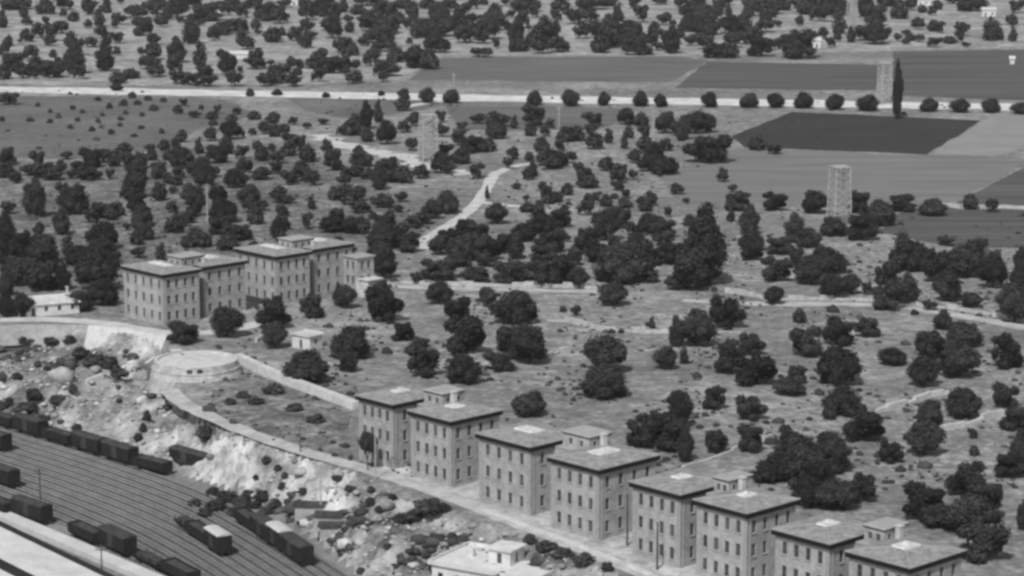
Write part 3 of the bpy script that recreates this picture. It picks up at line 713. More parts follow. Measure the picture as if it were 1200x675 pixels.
pylon(1036, 122, 17, 4.8, 'lattice tower at the roadside beside the narrow dark tree')
pylon(998, 33, 18, 4.8, 'lattice tower at the top edge above the large round tree')

# rubble and scrub on the bank: countless, one object each
def blob_arrays(sub, seed):
    bm = bmesh.new(); bmesh.ops.create_icosphere(bm, subdivisions=sub, radius=1); r = random.Random(seed)
    V = np.array([list(v.co) for v in bm.verts]); V *= (1+np.array([r.uniform(-.25, .25) for _ in V]))[:, None]
    Fc = np.array([[v.index for v in f.verts] for f in bm.faces]); bm.free(); return V, Fc
def mesh_np(name, V, Fq, mt):
    me = bpy.data.meshes.new(name); me.vertices.add(len(V)); me.vertices.foreach_set('co', V.astype(np.float32).ravel())
    k = Fq.shape[1]; me.loops.add(Fq.size); me.loops.foreach_set('vertex_index', Fq.astype(np.int32).ravel())
    me.polygons.add(len(Fq)); me.polygons.foreach_set('loop_start', np.arange(0, Fq.size, k, dtype=np.int32))
    me.update(calc_edges=True)
    me.validate(); me.materials.append(M[mt]); return me
def scatter(name, n, mt, size, region, flat=.6, cat=None, label=None, clump=None):
    protos_ = [blob_arrays(1, s) for s in range(4)]; VV = []; FF = []; off = 0; c = 0
    while c < n:
        x = rng.uniform(*region[0]); y = rng.uniform(*region[1]); t = float(tpar(x, y))
        if not (region[2] < t < region[3]): continue
        if mt == 'leaf_shrub' and -100 < x < -50 and t > .25 and rng.random() < .93: continue
        if clump and math.sin(x*.21+1.3)*math.cos(y*.17)+.4*math.sin(x*.6-y*.4) < clump: continue
        V, Fc = protos_[int(rng.integers(4))]; s = size*rng.lognormal(0, .5); a = rng.uniform(0, 6.28)
        q = V*np.array([s*rng.uniform(.7, 1.4), s, s*flat]); q = np.stack([q[:,0]*math.cos(a)-q[:,1]*math.sin(a), q[:,0]*math.sin(a)+q[:,1]*math.cos(a), q[:,2]], 1)
        q += np.array([x, y, float(hgt(x, y))+s*flat*.3]); VV.append(q); FF.append(Fc+off); off += len(V); c += 1
    o = link(bpy.data.objects.new(name, mesh_np(name, np.vstack(VV), np.vstack(FF), mt))); return tag(o, label, cat, kind='stuff')
scatter('rubble', 3000, 'rock', .26, ((-130, 45), (350, 605), .03, .97), label='pale broken stones strewn over the bank above the rail yard', cat='rubble')
scatter('rubble', 300, 'rock', .6, ((-125, 30), (380, 600), .05, .95), label='larger pale rocks on the bank and the cliff', cat='rocks')
scatter('scrub', 700, 'leaf_shrub', .75, ((-130, 60), (340, 605), .04, .97), .55, label='low dark scrub in patches over the bank', cat='scrub', clump=.45)

# ------------------------------------------------------------------ vegetation
def crown_arrays(kind, seed, nleaf, lumps_sub=2, leaf=.045):
    """a crown in the unit box x,y in -.5...5, z 0..1: inner lumps and leaf sprays spread through the outer volume"""
    r = np.random.default_rng(seed); L = []
    if kind == 'round': L = [((0,0,.52), (.36,.36,.40))]+[((math.cos(a)*.27, math.sin(a)*.27, r.uniform(.25,.62)), (r.uniform(.17,.25),)*2+(r.uniform(.18,.28),)) for a in np.arange(0, 6.2, 1.05)+r.uniform(0, 1)]+[((r.uniform(-.12,.12), r.uniform(-.12,.12), .78), (.2,.2,.2))]
    elif kind == 'wide': L = [((0,0,.5), (.34,.34,.42))]+[((math.cos(a)*.3, math.sin(a)*.3, r.uniform(.2,.5)), (r.uniform(.16,.24),)*2+(r.uniform(.2,.34),)) for a in np.arange(0, 6.2, .9)+r.uniform(0, 1)]+[((r.uniform(-.2,.2), r.uniform(-.2,.2), .74), (.2,.2,.24)) for _ in range(2)]
    elif kind == 'ragged': L = [((r.uniform(-.12,.12), r.uniform(-.12,.12), .45), (.27,.27,.34))]+[((math.cos(a)*r.uniform(.2,.34), math.sin(a)*r.uniform(.2,.34), r.uniform(.15,.78)), (r.uniform(.1,.2),)*2+(r.uniform(.12,.24),)) for a in np.arange(0, 12.4, 1.3)+r.uniform(0, 1)]
    elif kind == 'tall': L = [((r.uniform(-.08,.08), r.uniform(-.08,.08), z), (w_, w_, .2)) for z, w_ in ((.2,.34),(.38,.40),(.55,.36),(.7,.27),(.85,.17))]+[((math.cos(a)*.25, math.sin(a)*.25, r.uniform(.15,.55)), (.16,.16,.16)) for a in (.4,1.7,3.1,4.4,5.6)]
    elif kind == 'cypress': L = [((0,0,z), (w_, w_, .12)) for z, w_ in ((.08,.3),(.2,.42),(.34,.46),(.48,.44),(.62,.38),(.75,.28),(.87,.17))]
    V0, F0 = blob_arrays(lumps_sub, seed); VV = []; FF = []; off = 0
    for c, s in L:
        q = V0*np.array(s)*.74+np.array(c); q[:, 2] = np.maximum(q[:, 2], .02+.03*r.random(len(q))); VV.append(q); FF.append(F0+off); off += len(q)
    w_ = np.array([s[0]*s[2] for _, s in L]); w_ /= w_.sum()
    k = r.choice(len(L), nleaf, p=w_); d = r.normal(size=(nleaf, 3)); d /= np.linalg.norm(d, axis=1)[:, None]
    rad = r.uniform(.70, 1.0, nleaf)+.28*r.random(nleaf)**2.2
    P_ = np.array([L[i][0] for i in k])+d*np.array([L[i][1] for i in k])*rad[:, None]; P_[:, 2] = np.clip(P_[:, 2], .0, 1.03)
    n_ = d+r.normal(size=(nleaf, 3))*.55; n_ /= np.linalg.norm(n_, axis=1)[:, None]
    a = np.cross(n_, r.normal(size=(nleaf, 3))); a /= np.linalg.norm(a, axis=1)[:, None]; b = np.cross(n_, a)
    s = (leaf*r.uniform(.55, 1.4, nleaf))[:, None]; a = a*s; b = b*s*r.uniform(.5, 1, nleaf)[:, None]
    T = np.stack([P_-a, P_+b, P_+a], 1).reshape(-1, 3); T2 = np.stack([P_-a, P_+a, P_-b*.8], 1).reshape(-1, 3)
    VV.append(T); FF.append(np.arange(len(T)).reshape(-1, 3)+off); off += len(T); VV.append(T2); FF.append(np.arange(len(T2)).reshape(-1, 3)+off)
    return np.vstack(VV), np.vstack(FF)
CR = {}
for kd, n in (('round', 4), ('wide', 4), ('ragged', 5), ('tall', 3), ('cypress', 1)):
    CR[kd] = []
    for i in range(n):
        V, Fc = crown_arrays(kd, 11+i*7+n, 3600, 2, .034); CR[kd].append(mesh_np('crown', V, Fc, 'leaf'))
def trunk_mesh(seed):
    r = random.Random(seed); m = MB(); m.bar((0,0,-.06), (.01,.01,.30), .05, 7, .036)
    for k in range(5):
        a = k*1.26+r.uniform(0, .6); m.bar((.01,.01,.26), (math.cos(a)*.26, math.sin(a)*.26, r.uniform(.5,.72)), .028, 5, .01)
    return m.mesh('trunk', 'bark')
TR = [trunk_mesh(s) for s in range(3)]
SHC = [mesh_np('foliage', *crown_arrays('wide', 90+i, 800, 2, .06), 'leaf_shrub') for i in range(4)]
STM = MB(); [STM.bar((0,0,-.05), (math.cos(a)*.25, math.sin(a)*.25, .6), .03, 5, .01) for a in (0, 1.6, 3.1, 4.6)]; STM = STM.mesh('stem', 'bark')

B3 = {}   # blobs in zoom-tile pixels: (scale, ox, oy) -> list of (cx, cy, w, h)
B3[6,0,0] = [(110,40,180,70),(20,150,70,110),(320,60,120,90),(430,30,110,90),(190,160,70,50),(320,150,50,60),(270,230,90,90),(370,240,110,120),(430,200,100,90),(520,130,70,60),(500,290,80,90),(620,60,90,100),(620,180,60,50),(700,140,80,110),(710,230,80,90),(750,55,70,90),(840,140,100,80),(640,310,90,60),(820,280,100,70),(850,15,50,40),(930,90,100,90),(980,100,110,80),(1010,200,120,120),(1090,40,100,80),(1130,160,90,80),(1080,290,90,70),(1080,380,110,100),(1050,450,140,90),(1100,510,110,80),(920,530,100,60),(740,430,110,160),(520,440,130,180),(560,520,90,90),(540,350,110,100),(380,500,140,110),(350,300,80,60),(220,380,100,80),(250,480,120,110),(90,460,140,110),(30,520,90,90),(150,520,90,80),(35,340,60,60),(140,295,30,35),(1185,100,60,90),(1000,370,60,60),(830,560,100,70)]
B3[6,200,0] = [(50,70,120,120),(150,30,140,70),(250,110,180,90),(70,150,60,40),(330,40,90,50),(430,30,100,80),(500,90,90,90),(600,30,110,80),(660,100,140,110),(600,180,60,60),(760,120,120,110),(440,180,80,60),(150,240,110,160),(300,250,80,90),(370,215,110,80),(490,200,110,90),(500,270,80,100),(540,320,100,70),(600,400,90,110),(600,460,130,70),(720,260,110,90),(870,255,90,80),(800,30,90,60),(960,90,110,120),(960,190,90,100),(955,290,80,110),(1080,60,150,110),(1160,90,100,110),(1135,210,120,140),(1180,330,90,90),(1055,390,90,90),(1020,450,120,80),(1040,540,90,90),(1150,470,130,110),(40,380,110,140),(30,470,110,120),(210,410,90,140),(60,560,120,80),(140,570,110,80),(240,530,120,90),(250,590,130,60),(400,470,110,130),(450,560,110,110),(670,570,120,90),(740,540,120,110),(800,500,90,90),(860,580,100,70),(860,450,80,90),(930,30,60,60),(560,640,40,50)]
B3[6,400,0] = [(20,50,60,90),(180,20,160,60),(120,80,100,60),(50,140,60,60),(170,180,120,90),(190,120,80,80),(320,80,130,120),(270,180,110,110),(350,190,110,110),(410,140,70,70),(270,260,170,100),(320,330,120,80),(160,305,90,55),(240,360,70,80),(230,400,80,90),(440,30,100,80),(500,90,90,100),(470,180,70,70),(610,30,100,80),(690,110,120,120),(750,50,100,80),(600,220,100,90),(540,220,90,110),(700,200,150,130),(840,100,120,110),(860,180,130,120),(860,260,130,100),(930,30,70,80),(940,230,110,120),(1030,210,130,150),(980,270,130,90),(950,375,90,65),(1020,378,90,65),(1000,20,60,40),(1080,90,90,90),(1120,170,100,100),(1190,110,60,50),(1150,20,60,50),(1195,330,40,90),(20,340,90,110),(25,450,90,120),(90,560,110,70),(280,490,110,100),(350,500,110,90),(390,400,110,90),(520,370,90,90),(540,430,170,110),(620,440,110,110),(660,320,130,120),(740,340,60,70)]
B3[6,600,0] = [(100,40,160,100),(160,90,80,80),(80,150,90,110),(340,40,110,90),(310,120,70,70),(560,30,180,90),(660,20,130,60),(430,130,110,90),(540,120,120,80),(490,230,110,100),(30,240,100,140),(60,330,100,80),(20,330,80,70),(230,180,90,90),(240,250,170,120),(160,290,110,110),(200,340,130,90),(320,330,130,90),(745,110,80,100),(860,30,90,70),(905,110,110,110),(1045,20,100,40),(1170,30,60,60),(1070,140,90,90),(1130,170,50,50),(650,260,180,160),(700,290,110,110),(620,330,110,100),(830,230,140,110),(850,290,150,140),(900,340,140,110),(820,350,90,90),(980,280,90,110),(1000,210,70,80),(1115,310,115,150)]
B3[6,800,0] = [(60,60,140,120),(150,120,150,110),(60,180,140,100),(300,20,110,50),(240,100,90,90),(60,290,90,80),(170,200,150,110),(150,300,110,110),(220,370,150,90),(320,370,120,90),(350,290,110,110),(330,190,130,110),(420,180,110,100),(430,270,110,100),(500,70,120,100),(490,20,120,60),(600,110,130,100),(580,180,110,110),(640,60,120,90),(700,40,100,80),(500,260,130,90),(550,350,140,110),(600,320,90,90),(800,30,110,80),(820,165,50,50),(870,60,130,100),(960,110,130,100),(980,40,150,80),(1080,60,150,110),(1100,180,100,130),(1180,260,60,90),(810,340,220,160),(1040,310,60,60),(600,20,100,50)]
B3[6,1000,0] = [(80,60,110,140),(150,130,140,120),(60,250,150,90),(150,260,140,120),(220,260,80,90),(250,20,150,60),(320,90,110,100),(400,40,90,80),(590,45,60,60),(460,180,80,70),(560,195,70,70),(610,205,70,70),(370,235,60,40),(760,210,100,100),(570,310,100,60),(830,30,160,110),(780,60,90,60),(700,15,100,40),(960,230,100,130),(1110,150,80,60),(1150,60,110,80),(1120,260,60,80),(790,320,60,35),(370,300,60,40),(680,300,80,30)]
B3[6,0,100] = [(40,105,90,80),(100,105,80,80),(50,510,120,120),(110,650,90,60),(20,610,80,100),(265,530,110,110),(200,600,110,90),(290,600,140,90),(370,640,140,70),(430,590,90,80),(470,500,90,60),(640,520,130,140),(600,600,150,120),(720,500,120,110),(780,500,90,90),(870,480,120,110),(900,540,110,100),(980,540,100,110),(960,620,140,100),(1055,445,80,60),(1085,575,60,60),(1155,430,80,70),(1180,500,70,70),(1170,650,60,50)]
SHRUB_A = [(15,235,40,50),(265,135,36,40),(210,240,60,40),(350,250,44,44),(355,180,36,40),(412,213,44,48),(512,155,40,44),(578,182,40,44),(545,240,40,40),(495,290,44,44),(645,305,50,46),(783,325,48,52),(845,275,40,40),(848,232,44,40),(690,245,40,44),(720,205,36,36),(770,140,46,56),(870,120,60,60),(690,95,50,40),(930,65,60,60),(965,120,56,46),(885,190,40,40),(993,295,50,36),(943,352,50,32),(1138,320,40,50),(1080,155,70,60),(1150,100,50,44),(1000,205,40,40),(1040,90,60,44)]
B3[6,200,100] = [(90,130,70,50),(50,180,70,60),(215,165,40,40),(170,210,90,50),(330,180,60,60),(290,220,80,50),(300,270,60,40),(465,190,70,44),(430,250,90,60),(590,220,90,56),(720,250,100,90),(280,355,90,90),(80,370,80,80),(50,430,100,110),(420,330,130,120),(480,340,80,80),(390,430,100,120),(575,335,60,45),(660,310,90,80),(790,320,100,100),(820,370,90,90),(860,260,70,56),(730,330,80,80),(890,420,120,110),(830,460,100,90),(960,290,70,46),(1070,260,80,46),(610,430,70,60),(640,490,90,100),(500,480,90,90),(540,580,90,90),(710,450,60,60),(750,510,110,100),(740,590,100,80),(960,490,110,120),(920,590,110,90),(330,500,130,110),(290,460,80,60),(200,440,70,100),(80,520,160,120),(220,600,130,140),(150,600,90,100),(1100,440,80,90),(1140,540,120,140),(1190,330,50,60),(860,650,120,70),(1000,640,90,60),(620,640,90,70),(470,640,120,70)]
B3[6,400,100] = [(430,145,120,85),(100,270,100,110),(60,310,120,100),(180,230,90,170),(260,200,70,140),(180,360,90,90),(130,320,90,90),(320,350,130,150),(440,300,90,80),(510,250,90,90),(495,420,100,100),(700,230,80,80),(710,320,100,100),(120,470,70,70),(140,530,140,100),(110,610,110,90),(330,590,180,130),(380,640,160,90),(260,630,110,80),(560,620,110,90),(730,470,110,90),(700,560,130,130),(750,590,100,80),(830,380,120,110),(960,240,110,80),(1070,250,130,90),(1130,250,110,100),(1090,330,130,110),(900,430,130,110),(980,430,100,100),(840,510,130,100),(1040,430,90,90),(955,615,120,100),(1170,550,80,90),(1185,480,50,50),(850,300,90,60),(20,620,60,80)]
B3[6,600,100] = [(150,225,150,130),(270,280,70,60),(130,320,80,90),(230,330,70,70),(15,270,60,80),(380,355,120,100),(450,350,120,100),(570,250,140,90),(560,330,110,90),(580,410,130,100),(680,370,70,90),(800,230,130,110),(910,250,100,90),(820,340,70,80),(790,410,60,90),(930,340,90,90),(930,430,110,110),(860,510,90,90),(210,430,100,100),(340,430,90,80),(230,510,110,120),(310,530,140,100),(380,520,100,80),(430,505,50,50),(280,570,140,56),(1080,280,130,140),(1160,310,100,110),(1185,360,60,80),(1080,430,100,80),(1010,500,130,150),(960,560,140,110),(1070,590,180,90),(1130,590,80,90),(20,490,60,80),(120,510,60,60),(145,600,80,100),(95,655,40,30),(475,600,80,90),(500,650,90,70),(660,565,110,90),(750,620,120,110),(545,640,60,70)]
B3[3,800,0] = [(45,440,80,70),(85,440,60,60),(0,460,50,70),(95,530,150,96),(262,510,60,44),(320,530,60,34)]
B3[6,0,200] = [(110,65,80,70),(30,30,70,60),(300,20,160,80),(620,30,160,90),(55,265,110,100),(250,220,150,230),(200,140,80,70),(440,150,90,110),(520,230,180,170),(560,130,80,80),(430,380,120,160),(730,290,200,110),(640,330,100,90),(830,280,90,90),(40,430,130,200),(180,540,160,160),(310,570,170,180),(480,540,100,130),(720,480,200,170),(700,590,220,150),(550,610,160,120),(960,100,160,200),(960,230,140,130),(1000,330,130,140),(1020,430,140,130),(890,400,60,60),(960,480,90,100),(970,580,100,90),(1120,160,100,120),(1185,70,60,60),(1185,400,70,90),(1120,580,120,70),(60,600,130,150),(780,640,140,110)]
B3[6,200,200] = [(60,20,100,80),(40,80,90,60),(240,50,120,130),(440,70,120,120),(520,80,80,70),(650,30,120,80),(830,60,120,100),(1000,60,110,110),(130,130,90,60),(160,190,150,110),(170,270,120,120),(60,350,110,110),(40,410,110,80),(120,340,110,80),(335,180,130,130),(550,180,140,120),(560,250,120,110),(640,250,100,80),(600,330,110,110),(370,300,180,150),(360,390,180,130),(480,450,200,100),(400,520,150,90),(180,470,120,110),(230,500,130,90),(120,510,100,80),(760,180,110,110),(820,210,110,60),(990,235,60,90),(800,300,70,60),(760,420,110,140),(800,380,80,90),(955,385,90,80),(1160,170,100,90),(1160,330,110,100),(1130,400,170,90)]
B3[6,400,200] = [(80,20,140,60),(20,70,100,100),(260,60,110,170),(340,40,120,110),(440,40,120,110),(560,30,130,60),(50,170,120,100),(120,175,110,100),(300,225,140,90),(420,190,90,80),(130,270,150,80),(5,320,50,80),(80,400,130,110),(150,400,120,110),(30,390,90,80),(310,380,160,160),(310,480,210,150),(280,600,170,150),(420,420,120,110),(480,520,130,130),(740,240,150,140),(640,290,130,120),(580,340,140,90),(520,370,130,90),(1025,165,35,80),(1090,320,150,130),(870,420,130,110),(780,480,160,130),(700,540,150,130),(960,450,150,130),(860,560,200,160),(960,560,160,160),(1040,560,150,150),(1150,520,130,140),(820,640,160,90),(1020,640,160,80)]
B3[6,600,200] = [(120,30,90,90),(30,120,70,35),(500,40,110,90),(530,90,140,80),(745,50,110,90),(745,120,90,60),(390,140,80,80),(300,195,110,70),(100,200,50,50),(110,270,110,60),(170,300,130,70),(600,190,80,60),(660,220,90,80),(520,270,120,110),(720,190,60,30),(800,240,90,60),(970,210,110,90),(940,260,90,70),(1160,140,100,70),(1095,300,60,70),(210,390,180,120),(330,350,160,120),(80,450,160,110),(310,330,90,80),(30,550,110,160),(280,510,200,150),(230,590,180,110),(390,480,50,60),(540,500,170,200),(660,400,180,200),(760,340,150,150),(950,390,130,130),(1050,410,170,140),(1060,490,140,90),(880,540,180,130),(770,600,180,140),(620,600,160,120),(440,620,110,110),(1110,600,180,130),(960,620,160,110)]
B3[3,800,225] = [(190,40,80,60),(320,40,80,60),(465,45,80,70),(620,45,75,70),(25,100,40,30),(235,110,70,90),(240,180,80,60),(240,215,75,60),(395,140,70,90),(345,195,90,60),(440,170,80,60),(530,130,80,60),(700,85,80,80),(630,130,100,90),(770,50,90,45),(880,62,85,50),(1010,40,50,50),(1087,50,50,50),(80,215,150,240),(25,290,130,130),(325,280,100,80),(400,240,60,60),(450,285,110,90),(510,250,110,80),(530,340,100,90),(590,330,70,70),(650,345,50,45),(775,175,50,50),(925,175,60,35),(1050,185,50,40),(800,235,130,90),(740,265,60,50),(900,270,120,110),(1000,250,120,110),(1090,290,90,110),(930,340,90,100),(715,310,75,90),(720,375,110,90),(790,350,80,100),(870,400,60,40),(1015,385,70,50),(1165,400,130,130),(1185,250,50,80),(1180,310,70,90),(320,370,70,60),(150,430,130,110),(50,490,130,120),(410,440,50,50),(540,495,110,100),(430,530,110,110),(648,485,90,60),(545,620,150,130),(240,540,90,80),(170,590,100,110),(260,630,150,110),(400,650,70,60),(915,455,60,70),(735,585,90,60),(870,540,120,110),(990,510,120,80),(970,600,130,120),(845,640,110,100),(1140,570,110,110),(5,580,40,60)]
B3[3,400,225] = [(20,375,70,80),(145,400,130,130),(140,350,60,60),(150,270,80,80),(265,310,40,40),(345,360,90,80),(410,420,100,90),(440,505,140,140),(222,495,80,70),(280,530,60,40),(285,600,120,110),(430,630,110,100),(35,540,120,110),(25,600,70,80),(610,415,150,110),(515,375,60,70),(600,530,120,130),(660,550,120,130),(560,600,100,70),(825,420,40,45),(955,365,100,80),(1090,305,50,35),(1092,465,28,40),(930,580,150,130),(930,650,120,66),(1180,500,60,100),(1140,590,80,80),(835,310,60,70),(350,280,120,70),(470,300,90,50),(600,295,120,70),(700,295,120,80),(780,275,110,100),(980,270,150,110),(1040,245,110,110)]
B3[3,0,225] = [(60,290,100,90),(140,300,120,110),(220,310,60,80),(340,290,120,130),(360,360,100,90),(275,390,90,70),(80,405,80,80),(20,400,60,90),(20,330,60,80),(648,500,115,76),(800,465,115,105),(960,430,120,110),(965,510,84,90),(1095,410,80,80),(1080,625,145,105),(1190,370,50,70)]
B3[3,400,450] = [(660,80,115,80),(920,20,150,70),(1180,60,70,60),(1110,150,130,110),(1060,180,110,100),(1170,190,120,110),(1190,100,80,120)]
B3[3,800,450] = [(110,55,80,80),(235,90,110,85),(10,80,50,80),(10,220,60,120),(118,205,90,90),(240,195,90,100),(360,165,50,45),(375,15,110,60),(560,70,120,90),(515,100,50,60),(630,150,150,120),(400,240,150,110),(430,310,150,130),(480,330,130,130),(340,300,130,90),(290,325,80,60),(520,220,100,90),(540,270,110,90),(450,390,130,100),(520,400,120,100),(570,400,90,100),(630,370,105,100),(730,245,90,75),(870,110,80,90),(850,200,125,120),(985,75,120,100),(1130,45,90,90),(1165,130,100,80),(1150,290,110,90),(1185,230,80,110),(1020,180,36,36),(1025,240,36,36),(850,420,150,130),(1000,345,150,120),(1060,420,130,140),(1000,470,160,130),(1060,560,170,140),(900,470,120,80),(1195,470,50,100)]
ROAD = [(473,109,12,12),(501,111,15,17),(529,112,16,15),(626,114,14,16),(668,114,17,18),(708,115,13,15),(751,115,14,17),(774,117,13,14),(831,116,16,17),(878,117,18,16),(909,117,17,16),(942,117,19,17),(978,119,18,17),(1017,120,21,18),(1089,122,18,15),(1125,123,19,15),(1161,123,19,15),(1196,126,18,13),(293,107,8,9),(325,107,10,7),(137,101,12,8),(382,110,8,6),(447,108,7,6)]
trees = []
for (s, ox, oy), L in B3.items():
    for cx, cy, w_, h_ in L: trees.append([ox+cx/s, oy+cy/s, w_/s, h_/s, 'g'])
for t in ROAD: trees.append([*t, 'road'])
trees.append([1051.5, 112, 12, 58, 'cyp'])
trees.append([431, 531, 21, 44, 'std'])
rf_ = random.Random(5); nfill = 0
while nfill < 210:                       # small scattered trees between the larger ones
    if nfill < 130: x_, y_ = rf_.uniform(-5, 1200), rf_.uniform(2, 92); ok_ = not (y_ > 62 and x_ > 500) and not (x_ > 1040 and y_ > 50)
    elif nfill < 180: x_, y_ = rf_.uniform(-5, 480), rf_.uniform(182, 300); ok_ = True
    else: x_, y_ = rf_.uniform(620, 860), rf_.uniform(200, 300); ok_ = True
    if not ok_: continue
    q_ = rf_.uniform(7, 12)*(1 if y_ < 100 else 1.25); trees.append([x_, y_, q_, q_*rf_.uniform(.7, 1.3), 'g']); nfill += 1
# drop near duplicates where tiles overlap
out_ = []
for t in sorted(trees, key=lambda t: -t[2]*t[3]):
    if t[4] == 'g' and any(abs(t[0]-q[0]) < .22*(t[2]+q[2])/2 and abs(t[1]-q[1]) < .22*(t[3]+q[3])/2 for q in out_): continue
    out_.append(t)
trees = out_
print('trees', len(trees))

LM = [  # landmarks in the picture: (px, py, phrase)
 (165,345,"the far barracks' left half"),(340,320,"the far barracks' right half"),(60,358,"the low white house"),(232,425,"the round platform"),(360,398,"the small white hut"),
 (460,500,"the leftmost near barracks"),(600,545,"the second near barracks"),(660,560,"the second near barracks"),(780,590,"the third near barracks"),(880,620,"the third near barracks"),(1040,645,"the last near barracks"),
 (505,160,"the grove's lattice tower"),(983,225,"the pale field's lattice tower"),(1036,95,"the roadside lattice tower"),(998,15,"the top lattice tower"),
 (560,235,"the fork of the pale path"),(510,275,"the pale path's lower end"),(440,182,"the broad dusty track"),(560,340,"the grove's stone wall"),(720,388,"the broken pasture wall"),
 (940,352,"the stone wall right of centre"),(1140,366,"the right edge stone wall"),(1075,470,"the upper slanting wall"),(1140,497,"the lower slanting wall"),(850,537,"the third barracks' low wall"),
 (1000,155,"the darkest field"),(1000,215,"the pale field"),(1150,265,"the right grey field"),(920,90,"the dark roadside field"),(1120,90,"the right striped field"),
 (650,80,"the smooth roadside field"),(100,145,"the open meadow"),(766,150,"the tall pale pole"),(655,138,"the pale pole below the road"),(243,245,"the thin grove pole"),
 (280,62,"the low white shed"),(262,10,"the top left white house"),(345,3,"the narrow white house"),(839,36,"the wood's tiny hut"),(957,52,"the top edge's tiny hut"),(1158,14,"the pale block house"),
 (1088,4,"the long pale house"),(645,416,"the short piece of wall"),(100,100,"the road's left stretch"),(300,105,"the road's middle left"),(560,113,"the road's open stretch"),
 (60,20,"the top left corner"),(480,10,"the top edge left-centre"),(620,10,"the top edge centre"),(750,10,"the top edge right-centre"),(150,260,"the dense left grove"),(40,220,"the grove's left edge"),
 (350,230,"the barracks grove's middle"),(320,150,"the grove's far side"),(700,240,"the thick central wood"),(830,290,"the tall pointed tree"),(700,180,"the tall pole's clearings")]
ORD = ['leftmost','second from the left','third from the left','fourth from the left','fifth from the left','sixth from the left','seventh from the left','eighth from the left','ninth from the left','tenth from the left','eleventh from the left','twelfth from the left']
def rel(px, py, skip=()):
    b = min(LM, key=lambda m: math.hypot(px-m[0], (py-m[1])*1.6)); dx, dy = px-b[0], (py-b[1])*1.6
    if math.hypot(dx, dy) < 9: r_ = 'beside'
    elif abs(dx) > 2.2*abs(dy): r_ = 'right of' if dx > 0 else 'left of'
    elif abs(dy) > 2.2*abs(dx): r_ = 'in front of' if dy > 0 else 'behind'
    else: r_ = ('in front ' if dy > 0 else 'behind ')+('right of' if dx > 0 else 'left of')
    return f'{r_} {b[2]}'
def shape_words(Wm, Hm):
    return f"{'small' if Wm < 4.6 else ('large' if Wm > 8.2 else 'medium')} {'tall' if Hm > 1.12*Wm else ('low spreading' if Hm < .72*Wm else 'rounded')}"
def dims(t):
    cx, cy, w_, h_ = t[:4]; by = cy+h_/2+(1.8 if t[4] == 'road' else -1.0); p = hit(cx, by); s = s_at(p); sn = sin_at(p); Wm = w_*(1.22 if cy < 104 else (1.2 if t[4] == 'road' else (1.1 if cy < 330 else 1.0)))/s
    fr = Wm*.35*sn*s; p = hit(cx, by-fr*.6)
    Hm = max(.55*Wm, h_*(1.22 if cy < 104 and t[4] == 'g' else (1.22 if t[4] == 'road' else (1.1 if cy < 330 else 1.02)))/s); return p, Wm, Hm
items = []
for t in trees:
    p, Wm, Hm = dims(t); items.append(dict(px=t[0], py=t[1], area=t[2]*t[3], p=p, W=Wm, H=Hm, k=t[4]))
items.sort(key=lambda d: (d['k'] == 'g', -d['area']))
ind, rest = items[:300], items[300:]
lab = {}
for d in ind:
    if d['k'] == 'road': continue
    d['base'] = shape_words(d['W'], d['H']); d['rel'] = rel(d['px'], d['py']); lab.setdefault((d['base'], d['rel']), []).append(d)
for (b, r_), L in lab.items():
    L.sort(key=lambda d: d['px'])
    for i, d in enumerate(L):
        d['label'] = f'{b} dark tree {r_}' if len(L) == 1 else f'{b} dark tree {r_}, {ORD[i].replace("from the","from")}' if len(L) > 2 else f'{b} dark tree {r_}, {"left" if i == 0 else "right"} one'
RL = sorted([d for d in ind if d['k'] == 'road'], key=lambda d: d['px']); NUM = ['first','second','third','fourth','fifth','sixth','seventh','eighth','ninth','tenth','eleventh','twelfth']
for i, d in enumerate(RL):
    n = len(RL); d['label'] = f'clipped round tree on the bright road, {NUM[i]} from the left' if i < 12 else (f'clipped round tree on the bright road, {NUM[n-1-i]} from the right' if i < n-1 else 'clipped round tree on the bright road at the right edge')
for d in ind:
    r = random.random(); k = d['k']
    kd = 'tall' if k == 'cyp' else ('round' if k in ('road', 'std') else ('tall' if d['H'] > 1.25*d['W'] else random.choice(['wide', 'ragged', 'wide']) if d['H'] < .75*d['W'] else random.choice(['round', 'ragged', 'ragged', 'wide'])))
    if k == 'cyp': d['label'] = 'narrow tall dark tree crossing the road beside the lattice tower'
    e = empty('broadleaf_tree', d['p'], 0, d['label'], 'tree', 'clipped trees along the bright road' if k == 'road' else (None if k == 'cyp' else 'dark trees scattered over the plain'))
    rz = random.uniform(0, 6.28); Wm, Hm = d['W'], d['H']; z0 = (-.1 if k == 'road' else .03)*Hm
    part(random.choice(TR), 'trunk', e, (0,0,0), rz, (Wm*.8, Wm*.8, Hm))
    if k == 'std': z0 = .42*Hm; Hm *= .6
    part(random.choice(CR[kd]), 'crown', e, (0,0,z0), rz, (Wm*1.18, Wm*1.18, Hm*1.04))
# the smallest and farthest trees: one object
FP = [crown_arrays(k_, 200+i, 420, 1, .075) for i, k_ in enumerate(('round', 'ragged', 'wide', 'ragged', 'tall'))]
VV, FF, off = [], [], 0
for d in rest:
    V, Fc = FP[random.randrange(4) if d['H'] < 1.25*d['W'] else 4]; a = random.uniform(0, 6.28); c_, s_ = math.cos(a), math.sin(a)
    q = np.stack([(V[:,0]*c_-V[:,1]*s_)*d['W']*1.1, (V[:,0]*s_+V[:,1]*c_)*d['W']*1.25, V[:,2]*d['H']*1.05+.1], 1)+np.array(d['p']); VV.append(q); FF.append(Fc+off); off += len(V)
if rest:
    o = link(bpy.data.objects.new('distant_woodland', mesh_np('distant_woodland', np.vstack(VV), np.vstack(FF), 'leaf'))); tag(o, 'smallest far trees of the open woodland beyond the road', 'woodland', kind='stuff')

